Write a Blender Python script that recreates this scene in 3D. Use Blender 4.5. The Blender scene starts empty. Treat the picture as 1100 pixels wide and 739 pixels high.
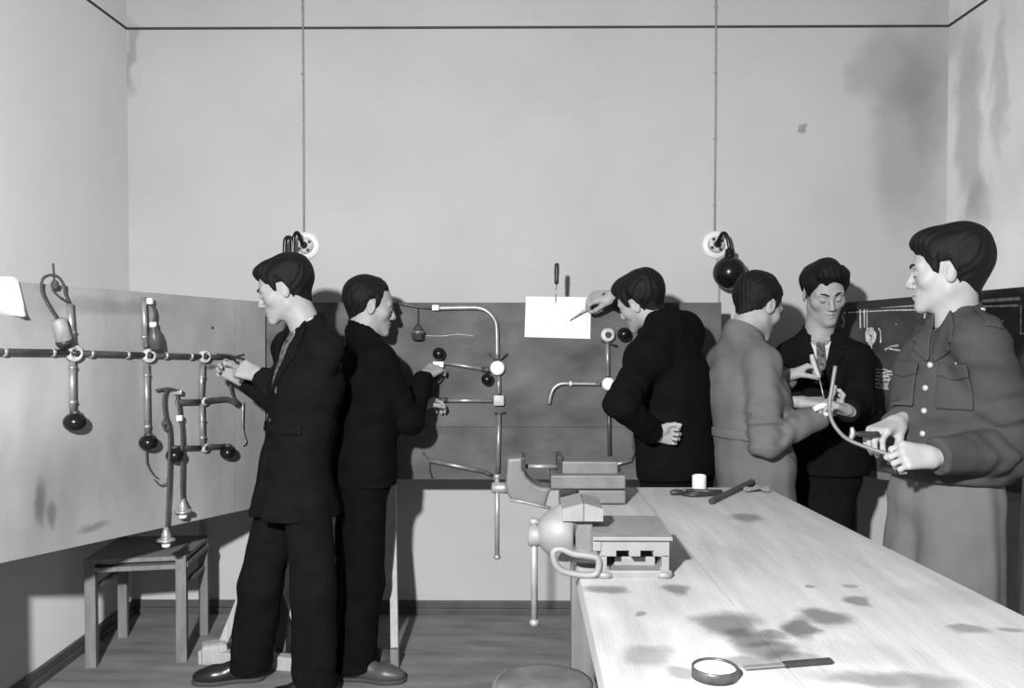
import bpy, bmesh, math, random
import numpy as np
from mathutils import Vector, Matrix, Euler

# ---------------------------------------------------------------- camera, light, exposure
SC = bpy.context.scene
COL = SC.collection
FPX, CU, CV = 950.0, 550.0, 369.5          # focal length and centre in pixels of the 1100 x 739 photograph
YAW = math.atan2(9.0, FPX)
PITCH = math.atan2(24.5, FPX)
CAMZ = 1.5
cam_d = bpy.data.cameras.new('camera')
cam = bpy.data.objects.new('camera', cam_d)
COL.objects.link(cam)
cam.location = (0, 0, CAMZ)
cam.rotation_euler = (math.pi / 2 - PITCH, 0, YAW)
cam_d.sensor_fit = 'HORIZONTAL'
cam_d.sensor_width = 36.0
cam_d.lens = 36.0 * FPX / 1100.0
cam_d.clip_start = 0.05
SC.camera = cam

world = bpy.data.worlds.new('world')
SC.world = world
world.use_nodes = True
wb = world.node_tree.nodes['Background']
wb.inputs[0].default_value = (1, 1, 1, 1)
wb.inputs[1].default_value = 0.26

fl_d = bpy.data.lights.new('flash_bulb', 'SPOT')          # photographer's flash in a wide reflector
fl_d.energy = 1080.0
fl_d.spot_size = math.radians(142)
fl_d.spot_blend = 1.0
fl_d.shadow_soft_size = 0.07
fl = bpy.data.objects.new('flash_bulb', fl_d)
COL.objects.link(fl)
fl.location = (-0.70, -0.30, 2.27)
fl.rotation_euler = (Vector((-0.2, 4.0, -0.4)) - fl.location).to_track_quat('-Z', 'Y').to_euler()

SC.view_settings.view_transform = 'Standard'
SC.view_settings.look = 'None'
SC.view_settings.gamma = 1.0
SC.view_settings.use_curve_mapping = False
SC.view_settings.exposure = 0.0

# ---------------------------------------------------------------- helpers
RCAM = np.array(Euler(cam.rotation_euler, 'XYZ').to_matrix())
CAMP = np.array([0, 0, CAMZ])
A = lambda *v: np.array(v, dtype=np.float64)


def ray(u, v):
    return RCAM @ A((u - CU) / FPX, -(v - CV) / FPX, -1.0)


def PX(u, v, Y):
    """pixel + distance into the room -> point"""
    d = ray(u, v)
    return CAMP + d * (Y / d[1])


def PZ(u, v, Z):
    """pixel on a level surface at height Z"""
    d = ray(u, v)
    return CAMP + d * ((Z - CAMZ) / d[2])


def PP(u, v, p0, n, off=0.0):
    """pixel on a plane through p0 with normal n, moved off along n"""
    d = ray(u, v)
    t = ((p0 + n * off - CAMP) @ n) / (d @ n)
    return CAMP + d * t


def nrm(v):
    v = np.asarray(v, dtype=np.float64)
    return v / np.linalg.norm(v)


def frame(axis, hint=(0, 0, 1)):
    z = nrm(axis)
    h = np.asarray(hint, float)
    if abs(z @ nrm(h)) > 0.98:
        h = A(1, 0, 0)
    x = nrm(np.cross(h, z))
    y = np.cross(z, x)
    return x, y, z


# ---- materials
MATS = {}


def mat(name, val, rough=0.7, metal=0.0, var=0.12, scale=6.0, bump=0.0, bscale=80.0, spec=0.4, stretch=(1, 1, 1), sheen=0.0, detail=6.0, drough=0.0):
    if name in MATS:
        return MATS[name]
    m = bpy.data.materials.new(name)
    m.use_nodes = True
    nt = m.node_tree
    b = nt.nodes['Principled BSDF']
    tc = nt.nodes.new('ShaderNodeTexCoord')
    mp = nt.nodes.new('ShaderNodeMapping')
    mp.inputs['Scale'].default_value = stretch
    nz = nt.nodes.new('ShaderNodeTexNoise')
    nz.inputs['Scale'].default_value = scale
    nz.inputs['Detail'].default_value = detail
    rp = nt.nodes.new('ShaderNodeMapRange')
    rp.inputs['From Min'].default_value = 0.28
    rp.inputs['From Max'].default_value = 0.72
    rp.inputs['To Min'].default_value = val * (1 - var)
    rp.inputs['To Max'].default_value = val * (1 + var)
    nt.links.new(tc.outputs['Object'], mp.inputs['Vector'])
    nt.links.new(mp.outputs['Vector'], nz.inputs['Vector'])
    nt.links.new(nz.outputs['Fac'], rp.inputs['Value'])
    nt.links.new(rp.outputs['Result'], b.inputs['Base Color'])
    b.inputs['Roughness'].default_value = rough
    b.inputs['Metallic'].default_value = metal
    b.inputs['Specular IOR Level'].default_value = spec
    if drough:
        b.inputs['Diffuse Roughness'].default_value = drough
    if sheen:
        b.inputs['Sheen Weight'].default_value = sheen
        b.inputs['Sheen Roughness'].default_value = 0.5
    if bump:
        n2 = nt.nodes.new('ShaderNodeTexNoise')
        n2.inputs['Scale'].default_value = bscale
        n2.inputs['Detail'].default_value = 4
        bp = nt.nodes.new('ShaderNodeBump')
        bp.inputs['Strength'].default_value = bump
        bp.inputs['Distance'].default_value = 0.01
        nt.links.new(mp.outputs['Vector'], n2.inputs['Vector'])
        nt.links.new(n2.outputs['Fac'], bp.inputs['Height'])
        nt.links.new(bp.outputs['Normal'], b.inputs['Normal'])
    m['val'] = val
    MATS[name] = m
    return m


def add_spots(m, spots, edge=0.35, warp=0.05, wscale=9.0):
    """dark or light stains of their own shape: spots = (cx,cy,cz, rx,ry,rz, rotz, factor), object coordinates"""
    nt = m.node_tree
    b = nt.nodes['Principled BSDF']
    src = b.inputs['Base Color'].links[0].from_socket
    tc = nt.nodes.new('ShaderNodeTexCoord')
    nz = nt.nodes.new('ShaderNodeTexNoise')
    nz.inputs['Scale'].default_value = wscale
    nz.inputs['Detail'].default_value = 5
    nt.links.new(tc.outputs['Object'], nz.inputs['Vector'])
    sub = nt.nodes.new('ShaderNodeVectorMath'); sub.operation = 'SUBTRACT'
    sub.inputs[1].default_value = (0.5, 0.5, 0.5)
    nt.links.new(nz.outputs['Color'], sub.inputs[0])
    sc = nt.nodes.new('ShaderNodeVectorMath'); sc.operation = 'SCALE'
    sc.inputs['Scale'].default_value = warp
    nt.links.new(sub.outputs[0], sc.inputs[0])
    ad = nt.nodes.new('ShaderNodeVectorMath'); ad.operation = 'ADD'
    nt.links.new(tc.outputs['Object'], ad.inputs[0])
    nt.links.new(sc.outputs[0], ad.inputs[1])
    cur = src
    for (cx, cy, cz, rx, ry, rz, rot, fac) in spots:
        mp = nt.nodes.new('ShaderNodeMapping'); mp.vector_type = 'TEXTURE'
        mp.inputs['Location'].default_value = (cx, cy, cz)
        mp.inputs['Rotation'].default_value = (0, 0, rot)
        mp.inputs['Scale'].default_value = (rx, ry, rz)
        nt.links.new(ad.outputs[0], mp.inputs['Vector'])
        ln = nt.nodes.new('ShaderNodeVectorMath'); ln.operation = 'LENGTH'
        nt.links.new(mp.outputs['Vector'], ln.inputs[0])
        mr = nt.nodes.new('ShaderNodeMapRange')
        mr.interpolation_type = 'SMOOTHSTEP'
        mr.inputs['From Min'].default_value = 1 - edge
        mr.inputs['From Max'].default_value = 1 + edge
        mr.inputs['To Min'].default_value = fac
        mr.inputs['To Max'].default_value = 1.0
        nt.links.new(ln.outputs['Value'], mr.inputs['Value'])
        mu = nt.nodes.new('ShaderNodeVectorMath'); mu.operation = 'SCALE'
        nt.links.new(cur, mu.inputs[0])
        nt.links.new(mr.outputs['Result'], mu.inputs['Scale'])
        cur = mu.outputs[0]
    nt.links.new(cur, b.inputs['Base Color'])


# ---- objects
ORG = {}


def tag(o, label=None, cat=None, group=None, kind=None):
    if label: o['label'] = label
    if cat: o['category'] = cat
    if group: o['group'] = group
    if kind: o['kind'] = kind
    return o


def thing(name, loc, label, cat, group=None):
    o = bpy.data.objects.new(name, None)
    o.empty_display_size = 0.05
    o.location = tuple(float(x) for x in loc)
    COL.objects.link(o)
    ORG[o] = np.asarray(loc, float)
    return tag(o, label, cat, group)


def mesh_obj(name, V, F, m, parent=None, base=None, smooth=False):
    """world-space vertices; the object's origin is its parent's origin, or base"""
    V = np.asarray(V, dtype=np.float64)
    org = ORG[parent] if parent is not None else (np.zeros(3) if base is None else np.asarray(base, float))
    me = bpy.data.meshes.new(name)
    L = (V - org)
    if isinstance(F, np.ndarray):
        k = F.shape[1]
        me.vertices.add(len(L)); me.vertices.foreach_set('co', L.astype(np.float32).ravel())
        me.loops.add(F.size); me.loops.foreach_set('vertex_index', F.astype(np.int32).ravel())
        me.polygons.add(len(F))
        me.polygons.foreach_set('loop_start', (np.arange(len(F)) * k).astype(np.int32))
        me.update(calc_edges=True)
    else:
        me.from_pydata([tuple(p) for p in L], [], F)
        me.update()
    me.materials.append(m)
    if smooth is True:
        me.polygons.foreach_set('use_smooth', [True] * len(me.polygons))
    elif isinstance(smooth, (list, np.ndarray)):
        me.polygons.foreach_set('use_smooth', list(smooth))
    me.update()
    o = bpy.data.objects.new(name, me)
    COL.objects.link(o)
    if parent is not None:
        o.parent = parent
    else:
        o.location = tuple(org)
    ORG[o] = org
    return o


class MB:
    def __init__(s):
        s.v = []; s.f = []; s.sm = []

    def add(s, V, F, smooth=False):
        n = len(s.v)
        s.v.extend([np.asarray(p, float) for p in V])
        s.f.extend([tuple(i + n for i in f) for f in F])
        s.sm.extend([smooth] * len(F))
        return s

    def box(s, c, size, R=None, bev=0.0):
        bm = bmesh.new()
        bmesh.ops.create_cube(bm, size=1.0)
        for v in bm.verts:
            v.co = Vector((v.co.x * size[0], v.co.y * size[1], v.co.z * size[2]))
        if bev:
            bmesh.ops.bevel(bm, geom=bm.edges[:], offset=min(bev, min(size) * .45), segments=2, profile=.6, affect='EDGES')
        bm.verts.index_update()
        V = np.array([v.co[:] for v in bm.verts])
        if R is not None:
            V = V @ np.asarray(R).T
        V = V + np.asarray(c)
        F = [[v.index for v in f.verts] for f in bm.faces]
        bm.free()
        return s.add(V, F)

    def span(s, lo, hi, bev=0.0):
        lo = np.asarray(lo, float); hi = np.asarray(hi, float)
        return s.box((lo + hi) / 2, np.abs(hi - lo), None, bev)

    def beam(s, a, b, w, t, hint=(0, 0, 1), bev=0.0):
        """squared bar from a to b, w along hint x axis, t along the other"""
        a = np.asarray(a, float); b = np.asarray(b, float)
        x, y, z = frame(b - a, hint)
        return s.box((a + b) / 2, (w, t, np.linalg.norm(b - a)), np.stack([x, y, z], 1), bev)

    def tube(s, pts, r, n=10, smooth_path=0, closed=False, caps=True):
        P = [np.asarray(p, float) for p in pts]
        rr = list(r) if hasattr(r, '__len__') else [r] * len(P)
        if smooth_path:
            Q, q = [], []
            m = len(P)
            rng = range(m if closed else m - 1)
            for i in rng:
                if closed:
                    p0, p1, p2, p3 = P[(i - 1) % m], P[i], P[(i + 1) % m], P[(i + 2) % m]
                else:
                    p0, p1, p2, p3 = P[max(i - 1, 0)], P[i], P[i + 1], P[min(i + 2, m - 1)]
                for k in range(smooth_path):
                    t = k / smooth_path
                    Q.append(.5 * ((2 * p1) + (-p0 + p2) * t + (2 * p0 - 5 * p1 + 4 * p2 - p3) * t * t + (-p0 + 3 * p1 - 3 * p2 + p3) * t ** 3))
                    q.append(rr[i] * (1 - t) + rr[(i + 1) % m] * t)
            if not closed:
                Q.append(P[-1]); q.append(rr[-1])
            P, rr = Q, q
        m = len(P)
        V = []
        xprev = None
        for i in range(m):
            if closed:
                d = P[(i + 1) % m] - P[i - 1]
            else:
                d = P[min(i + 1, m - 1)] - P[max(i - 1, 0)]
            d = nrm(d)
            if xprev is None:
                x, y, _ = frame(d)
            else:
                x = nrm(xprev - d * (xprev @ d)); y = np.cross(d, x)
            xprev = x
            for k in range(n):
                a = 2 * math.pi * k / n
                V.append(P[i] + rr[i] * (math.cos(a) * x + math.sin(a) * y))
        F = []
        for i in range(m if closed else m - 1):
            j = (i + 1) % m
            for k in range(n):
                l = (k + 1) % n
                F.append((i * n + k, i * n + l, j * n + l, j * n + k))
        s.add(V, F, True)
        if caps and not closed:
            s.add([], [])
            base = len(s.v) - m * n
            s.f.append(tuple(base + k for k in range(n))[::-1]); s.sm.append(False)
            s.f.append(tuple(base + (m - 1) * n + k for k in range(n))); s.sm.append(False)
        return s

    def lathe(s, prof, org, axis=(0, 0, 1), n=24, smooth=True):
        """prof: list of (radius, height) along axis"""
        x, y, z = frame(axis)
        V, F = [], []
        for (r, h) in prof:
            for k in range(n):
                a = 2 * math.pi * k / n
                V.append(np.asarray(org) + z * h + max(r, 1e-4) * (math.cos(a) * x + math.sin(a) * y))
        for i in range(len(prof) - 1):
            for k in range(n):
                l = (k + 1) % n
                F.append((i * n + k, i * n + l, (i + 1) * n + l, (i + 1) * n + k))
        s.add(V, F, smooth)
        b = len(s.v) - len(V)
        s.f.append(tuple(b + k for k in range(n))[::-1]); s.sm.append(False)
        s.f.append(tuple(b + (len(prof) - 1) * n + k for k in range(n))); s.sm.append(False)
        return s

    def ball(s, c, r, n=16, axis=(0, 0, 1), squash=1.0):
        prof = [(r * math.sin(math.pi * i / n), -r * squash * math.cos(math.pi * i / n)) for i in range(n + 1)]
        return s.lathe(prof, c, axis, n=max(16, n))

    def prism(s, poly, o, ex, ey, ez, t):
        """poly in (ex, ey) about o, extruded by t along ez"""
        o = np.asarray(o, float)
        n = len(poly)
        V = [o + p[0] * ex + p[1] * ey for p in poly] + [o + p[0] * ex + p[1] * ey + ez * t for p in poly]
        F = [tuple(range(n))[::-1], tuple(range(n, 2 * n))] + [(i, (i + 1) % n, n + (i + 1) % n, n + i) for i in range(n)]
        return s.add(V, F)

    def build(s, name, m, parent=None, base=None):
        return mesh_obj(name, np.array(s.v), s.f, m, parent, base, smooth=np.array(s.sm))


# ---- signed distance modelling (for people and castings)
def _n(v): return np.sqrt(np.einsum('ij,ij->i', v, v))
f32 = lambda v: np.asarray(v, dtype=np.float32)


def smin(a, b, k):
    h = np.clip(.5 + .5 * (b - a) / k, 0, 1)
    return b + (a - b) * h - k * h * (1 - h)


def smax(a, b, k): return -smin(-a, -b, k)


def d_ball(P, c, r): return _n(P - f32(c)) - np.float32(r)


def d_ell(P, c, r, R=None):
    q = P - f32(c)
    if R is not None:
        q = q @ f32(R)
    r = f32(r)
    k0 = _n(q / r); k1 = _n(q / (r * r))
    return k0 * (k0 - 1) / np.maximum(k1, 1e-6)


def d_cone(P, a, b, r1, r2):
    a = f32(a); b = f32(b)
    ab = b - a
    t = np.clip((P - a) @ ab / max(float(ab @ ab), 1e-9), 0, 1)
    return _n(P - a - t[:, None] * ab) - (r1 + (r2 - r1) * t)


def d_econe(P, a, b, ra, rb, lat):
    """elliptical tapered capsule; ra=(lateral, depth) radii, lat = lateral axis"""
    a = f32(a); b = f32(b); ab = b - a
    ax = ab / np.linalg.norm(ab)
    u = f32(lat) - ax * float(f32(lat) @ ax); u = u / np.linalg.norm(u)
    w = np.cross(ax, u)
    t = np.clip((P - a) @ ab / float(ab @ ab), 0, 1)
    o = P - a - t[:, None] * ab
    rx = ra[0] + (rb[0] - ra[0]) * t; ry = ra[1] + (rb[1] - ra[1]) * t
    rm = np.minimum(rx, ry)
    k = np.sqrt((o @ u / rx) ** 2 + (o @ w / ry) ** 2 + (o @ ax / rm) ** 2)
    return (k - 1) * rm


def d_box(P, c, half, R=None, r=0.0):
    q = P - f32(c)
    if R is not None:
        q = q @ f32(R)
    q = np.abs(q) - (f32(half) - r)
    return _n(np.maximum(q, 0)) + np.minimum(q.max(1), 0) - r


def d_poly(x, y, poly):
    """2D signed distance to a polygon"""
    poly = [f32(p) for p in poly]
    d = np.full(x.shape, 1e9, np.float32); sgn = np.ones(x.shape, np.float32)
    n = len(poly)
    for i in range(n):
        a = poly[i]; b = poly[i - 1]
        e = b - a
        wx = x - a[0]; wy = y - a[1]
        t = np.clip((wx * e[0] + wy * e[1]) / max(float(e @ e), 1e-12), 0, 1)
        d = np.minimum(d, (wx - e[0] * t) ** 2 + (wy - e[1] * t) ** 2)
        c1 = y >= a[1]; c2 = y < b[1]; c3 = e[0] * wy > e[1] * wx
        flip = (c1 & c2 & c3) | (~c1 & ~c2 & ~c3)
        sgn = np.where(flip, -sgn, sgn)
    return sgn * np.sqrt(d)


def wrink(P, amp, freq, seed):
    rs = np.random.RandomState(seed)
    out = np.zeros(len(P), np.float32)
    for i in range(3):
        k = rs.normal(size=3); k = f32(k / np.linalg.norm(k) * freq * (1 + .7 * i))
        k2 = rs.normal(size=3); k2 = f32(k2 / np.linalg.norm(k2) * freq * .6)
        out += np.sin(P @ k + 1.6 * np.sin(P @ k2 + rs.rand() * 6) + rs.rand() * 6) / (1 + .6 * i)
    return out * amp * .55


def net(F, org, h):
    ins = F < 0
    nx, ny, nz = F.shape
    C = ins[:-1, :-1, :-1].astype(np.int8)
    S = np.zeros((nx - 1, ny - 1, nz - 1), np.int8)
    for i in (0, 1):
        for j in (0, 1):
            for k in (0, 1):
                S += ins[i:nx - 1 + i, j:ny - 1 + j, k:nz - 1 + k]
    act = (S > 0) & (S < 8)
    I = np.argwhere(act)
    if len(I) == 0:
        return np.zeros((0, 3)), np.zeros((0, 4), np.int32)
    ids = np.full(act.shape, -1, np.int64); ids[tuple(I.T)] = np.arange(len(I))
    acc = np.zeros((len(I), 3)); cnt = np.zeros(len(I))
    corners = [(i, j, k) for i in (0, 1) for j in (0, 1) for k in (0, 1)]
    for a in corners:
        for ax in range(3):
            if a[ax] == 0:
                b = list(a); b[ax] = 1
                fa = F[I[:, 0] + a[0], I[:, 1] + a[1], I[:, 2] + a[2]]
                fb = F[I[:, 0] + b[0], I[:, 1] + b[1], I[:, 2] + b[2]]
                m = (fa < 0) != (fb < 0)
                t = np.where(m, fa / np.where(m, fa - fb, 1), 0)
                p = np.tile(np.array(a, float), (len(I), 1)); p[:, ax] += t
                acc[m] += p[m]; cnt[m] += 1
    V = (I + acc / cnt[:, None]) * h + org
    Q = []
    for ax in range(3):
        o1, o2 = (ax + 1) % 3, (ax + 2) % 3
        sl0 = [slice(None)] * 3; sl1 = [slice(None)] * 3
        sl0[ax] = slice(0, -1); sl1[ax] = slice(1, None)
        a = ins[tuple(sl0)]; b = ins[tuple(sl1)]
        E = np.argwhere(a != b)
        E = E[(E[:, o1] > 0) & (E[:, o2] > 0) & (E[:, o1] < F.shape[o1] - 1) & (E[:, o2] < F.shape[o2] - 1)]
        inside0 = a[tuple(E.T)]
        def cell(d1, d2):
            c = E.copy(); c[:, o1] += d1; c[:, o2] += d2
            return ids[tuple(c.T)]
        q = np.stack([cell(-1, -1), cell(0, -1), cell(0, 0), cell(-1, 0)], 1)
        q[~inside0] = q[~inside0][:, ::-1]
        Q.append(q)
    Q = np.concatenate(Q)
    Q = Q[(Q >= 0).all(1)]
    return V, Q.astype(np.int32)


def sdf_mesh(f, lo, hi, h, relax=1):
    lo = np.asarray(lo, float) - 3 * h; hi = np.asarray(hi, float) + 3 * h
    n = (np.ceil((hi - lo) / (4 * h)).astype(int)) * 4 + 1
    nc = (n - 1) // 4 + 1
    def pts(idx, step):
        return (idx * step + lo).astype(np.float32)
    ci = np.indices(nc).reshape(3, -1).T
    fc = f(pts(ci, 4 * h)).reshape(nc)
    mn = np.full(nc - 1, 1e9, np.float32)
    for i in (0, 1):
        for j in (0, 1):
            for k in (0, 1):
                mn = np.minimum(mn, np.abs(fc[i:nc[0] - 1 + i, j:nc[1] - 1 + j, k:nc[2] - 1 + k]))
    near = mn < 4 * h * 1.9
    up = np.repeat(np.repeat(np.repeat(near, 4, 0), 4, 1), 4, 2)
    mask = np.zeros(n, bool)
    for i in (0, 1):
        for j in (0, 1):
            for k in (0, 1):
                mask[i:n[0] - 1 + i, j:n[1] - 1 + j, k:n[2] - 1 + k] |= up
    F = np.repeat(np.repeat(np.repeat(fc, 4, 0), 4, 1), 4, 2)[:n[0], :n[1], :n[2]].copy()
    idx = np.argwhere(mask)
    out = np.empty(len(idx), np.float32)
    for s in range(0, len(idx), 400000):
        out[s:s + 400000] = f(pts(idx[s:s + 400000], h))
    F[tuple(idx.T)] = out
    V, Q = net(F, lo, h)
    for _ in range(relax):          # light smoothing of the net
        if len(V) == 0: break
        acc = np.zeros_like(V); cnt = np.zeros(len(V))
        for a, b in ((0, 1), (1, 2), (2, 3), (3, 0)):
            np.add.at(acc, Q[:, a], V[Q[:, b]]); np.add.at(acc, Q[:, b], V[Q[:, a]])
            np.add.at(cnt, Q[:, a], 1); np.add.at(cnt, Q[:, b], 1)
        V = V * .5 + .5 * acc / np.maximum(cnt, 1)[:, None]
    return V, Q


def bounds(pts, pad):
    p = np.array([np.asarray(q, float) for q in pts])
    return p.min(0) - pad, p.max(0) + pad

# ---------------------------------------------------------------- materials
M_WALL = mat('plaster', 0.55, .9, var=.05, scale=1.6, bump=.12, bscale=120, spec=.15, drough=1.0)
M_WALL_R = mat('plaster_damp', 0.6, .9, var=.1, scale=2.2, bump=.12, bscale=120, spec=.15, drough=1.0)
M_CEIL = mat('ceiling_paint', 0.5, .9, var=.03, spec=.1)
M_FLOOR = mat('floor_boards', 0.22, .75, var=.3, scale=3.0, bump=.2, bscale=40, stretch=(1, 4, 1), spec=.25)
M_BASE = mat('baseboard_paint', 0.085, .5, var=.2, scale=10)
M_LINE = mat('painted_line', 0.05, .8, var=.2)
M_BOARD = mat('board_wood', 0.31, .75, var=.3, scale=3.4, bump=.06, stretch=(1, 1, .45), spec=.25, detail=10)
M_BOARD2 = mat('board_wood_dark', 0.105, .75, var=.42, scale=7.0, bump=.06, spec=.25, stretch=(.6, 1, 1), detail=10)
M_PALE = mat('pale_wood', 0.42, .7, var=.15, scale=8, stretch=(6, 6, .8))
M_MIDW = mat('chair_wood', 0.2, .65, var=.22, scale=8, stretch=(5, 5, .8))
M_DARKW = mat('dark_wood', 0.1, .7, var=.3, scale=8)
M_BENCH = mat('bench_wood', 0.46, .65, var=.13, scale=5, stretch=(5, .7, 1), bump=.12, bscale=30, spec=.3, detail=9)
M_BENCHL = mat('bench_leg_wood', 0.2, .7, var=.2, scale=6, stretch=(4, 4, .8))
M_PIPE = mat('conduit_steel', 0.34, .36, metal=.55, var=.3, scale=25)
M_PIPED = mat('dark_conduit', 0.07, .35, metal=.2, var=.35, scale=30)
M_BLACK = mat('black_bakelite', 0.007, .25, var=.2, spec=.35)
M_PORC = mat('white_porcelain', 0.75, .3, var=.05)
M_DIRTYP = mat('grey_porcelain', 0.5, .45, var=.3, scale=40)
M_CORD = mat('braided_cord', 0.06, .8, var=.4, scale=120)
M_BRASS = mat('bright_metal', 0.62, .28, metal=.7, var=.15, scale=30)
M_IRON = mat('vise_grey', 0.22, .58, metal=.15, var=.12, scale=20, bump=.05, spec=.5)
M_IRON2 = mat('vise_dark_grey', 0.15, .5, metal=.15, var=.15, scale=20, bump=.05, spec=.5)
M_STEEL = mat('worn_steel', 0.36, .35, metal=.5, var=.15, scale=30)
M_PAPER = mat('paper', 0.8, .85, var=.03, scale=4)
M_INK = mat('pencil_line', 0.6, .9, var=.2, scale=40)
M_SLATE = mat('slate', 0.05, .75, var=.6, scale=7, detail=10)
M_CHALK = mat('chalk', 0.5, .95, var=.55, scale=60)
M_FRAME = mat('blackboard_frame', 0.03, .6, var=.2)
M_TOOL = mat('tool_black', 0.03, .4, var=.3, scale=40)
M_COPPER = mat('bent_rod_metal', 0.16, .5, metal=.2, var=.15)
M_GREYWIRE = mat('wall_cable', 0.3, .7, var=.2, scale=60)

# ---------------------------------------------------------------- the room
D, XL, XR, ZC, YF = 4.51, -2.0, 2.155, 3.75, -1.6
def struct(name, mb, m):
    return tag(mb.build(name, m), kind='structure')

struct('floor', MB().span((XL - .1, YF, -.1), (XR + .1, D + .1, 0)), M_FLOOR)
struct('ceiling', MB().span((XL - .1, YF, ZC), (XR + .1, D + .1, ZC + .1)), M_CEIL)
M_WALL_B = mat('plaster_back', 0.545, .9, var=.05, scale=1.6, bump=.12, bscale=120, spec=.15, drough=1.0)
struct('wall_back', MB().span((XL, D, 0), (XR, D + .1, ZC)), M_WALL_B)
struct('wall_left', MB().span((XL - .1, YF, 0), (XL, D + .1, ZC)), M_WALL)
struct('wall_right', MB().span((XR, YF, 0), (XR + .1, D + .1, ZC)), M_WALL_R)
def wall_spot(u, v, ru, rv, fac):
    c = PX(u, v, D)
    return (c[0], D, c[2], ru / 211, .3, rv / 211, 0, fac)
add_spots(M_WALL_B, [wall_spot(139, 62, 6, 34, .72), wall_spot(960, 75, 40, 45, .8), wall_spot(972, 160, 35, 80, .8),
                     wall_spot(1000, 90, 26, 70, .85), wall_spot(860, 136, 5, 4, .6), wall_spot(915, 90, 12, 14, .9)], edge=.45, warp=.22, wscale=6)
def rwall_spot(u, v, ru, rv, fac):
    d = ray(u, v); t = XR / d[0]; c = CAMP + d * t
    return (XR, c[1], c[2], .3, ru, rv, 0, fac)
add_spots(M_WALL_R, [rwall_spot(1042, 130, .12, .5, .68), rwall_spot(1075, 90, .06, .3, .78), rwall_spot(1050, 215, .12, .12, .75), rwall_spot(1022, 40, .1, .1, .85)],
          edge=.5, warp=.25, wscale=6)

def baseboard(name, side):
    if side == 'back':
        b = [((XL, D - .028, 0), (XR, D, .03)), ((XL, D - .018, .03), (XR, D, .066))]
    elif side == 'left':
        b = [((XL, YF, 0), (XL + .028, D - .028, .03)), ((XL, YF, .03), (XL + .018, D - .018, .066))]
    else:
        b = [((XR - .028, YF, 0), (XR, D - .028, .03)), ((XR - .018, YF, .03), (XR, D - .018, .066))]
    mb = MB()
    for lo, hi in b: mb.span(lo, hi, .003)
    struct(name, mb, M_BASE)
for s_ in ('back', 'left', 'right'): baseboard('baseboard_' + s_, s_)
ZL = PX(560, 29.5, D)[2]
struct('trim_1', MB().span((XL, D - .004, ZL - .006), (XR, D, ZL + .006)), M_LINE)
struct('trim_2', MB().span((XL, YF, ZL - .006), (XL + .004, D - .004, ZL + .006)), M_LINE)
struct('trim_3', MB().span((XR - .004, YF, ZL - .006), (XR, D - .004, ZL + .006)), M_LINE)

# ---------------------------------------------------------------- workbench
BZ = 0.86
bx0 = 0.148
far_y = PZ(700, 523.5, BZ)[1]
rA = PZ(826, 525, BZ); rB = PZ(1100, 662, BZ)
def right_x(y): return rA[0] + (rB[0] - rA[0]) * (y - rA[1]) / (rB[1] - rA[1])
near_y = 1.1
bench = thing('workbench', (0.6, 2.3, 0), 'large pale oil-stained wooden workbench running toward the camera', 'workbench')
def seam_x(y): return 0.463 + (2.59 - y) * .032
def plank(xa, xb, name='top_plank'):
    ez = A(0, 0, -1)
    poly = [(xa(near_y), near_y), (xb(near_y), near_y), (xb(far_y), far_y), (xa(far_y), far_y)]
    mb = MB().prism(poly, (0, 0, BZ), A(1, 0, 0), A(0, 1, 0), ez, .055)
    return mb.build(name, M_BENCH, bench)
plank(lambda y: bx0, lambda y: seam_x(y) - .0015)
plank(lambda y: seam_x(y) + .0015, lambda y: right_x(y))
# stains in bench coordinates; broad faint ones mix dirt with painted-in dimming of the flash
spots = []
for (u, v, rx, ry, fac) in [(783, 671, 34, 14, .34), (805, 685, 26, 9, .5), (822, 697, 30, 11, .42), (856, 674, 16, 11, .3), (884, 663, 25, 9, .36), (850, 708, 30, 8, .6), (832, 682, 14, 4, .5), (920, 645, 13, 5, .45), (1048, 677, 20, 5, .5),
                            (803, 556, 15, 5, .5), (698, 706, 26, 12, .62), (726, 634, 13, 6, .42), (654, 633, 20, 5, .45), (958, 731, 75, 9, .5), (681, 658, 6, 3, .5), (1088, 676, 12, 3, .55),
                            (735, 724, 20, 7, .6), (868, 629, 6, 2, .5), (915, 629, 9, 2, .6), (800, 712, 25, 8, .55), (672, 690, 40, 45, .82), (700, 640, 60, 22, .86), (760, 600, 60, 20, .88), (1010, 640, 60, 10, .88), (900, 700, 90, 12, .88)]:
    p = PZ(u, v, BZ); s_ = FPX / p[1]
    spots.append((p[0] - .6, p[1] - 2.3, BZ, rx / s_, ry / (s_ * (CAMZ - BZ) / p[1]), .2, -.15, fac))
add_spots(M_BENCH, spots, edge=.42, warp=.085, wscale=12)
def rx_(y): return right_x(y) - .05
for (x, y) in ((.185, 3.17), (rx_(3.1) - .08, 3.17), (.185, 1.3), (rx_(1.3) - .08, 1.3)):
    MB().span((x, y, 0), (x + .085, y + .085, BZ - .055), .004).build('leg', M_BENCHL, bench)
MB().span((.2, 1.3, BZ - .16), (.23, 3.25, BZ - .055), .003).build('apron', M_BENCHL, bench)
MB().span((rx_(3.2) - .04, 1.3, BZ - .16), (rx_(3.2) - .01, 3.25, BZ - .055), .003).build('apron', M_BENCHL, bench)
MB().span((.2, 3.2, BZ - .16), (rx_(3.2) - .02, 3.23, BZ - .055), .003).build('apron', M_BENCHL, bench)
MB().span((.2, 1.32, .16), (rx_(2.2) - .05, 3.2, .19), .003).build('lower_shelf', M_DARKW, bench)

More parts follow.
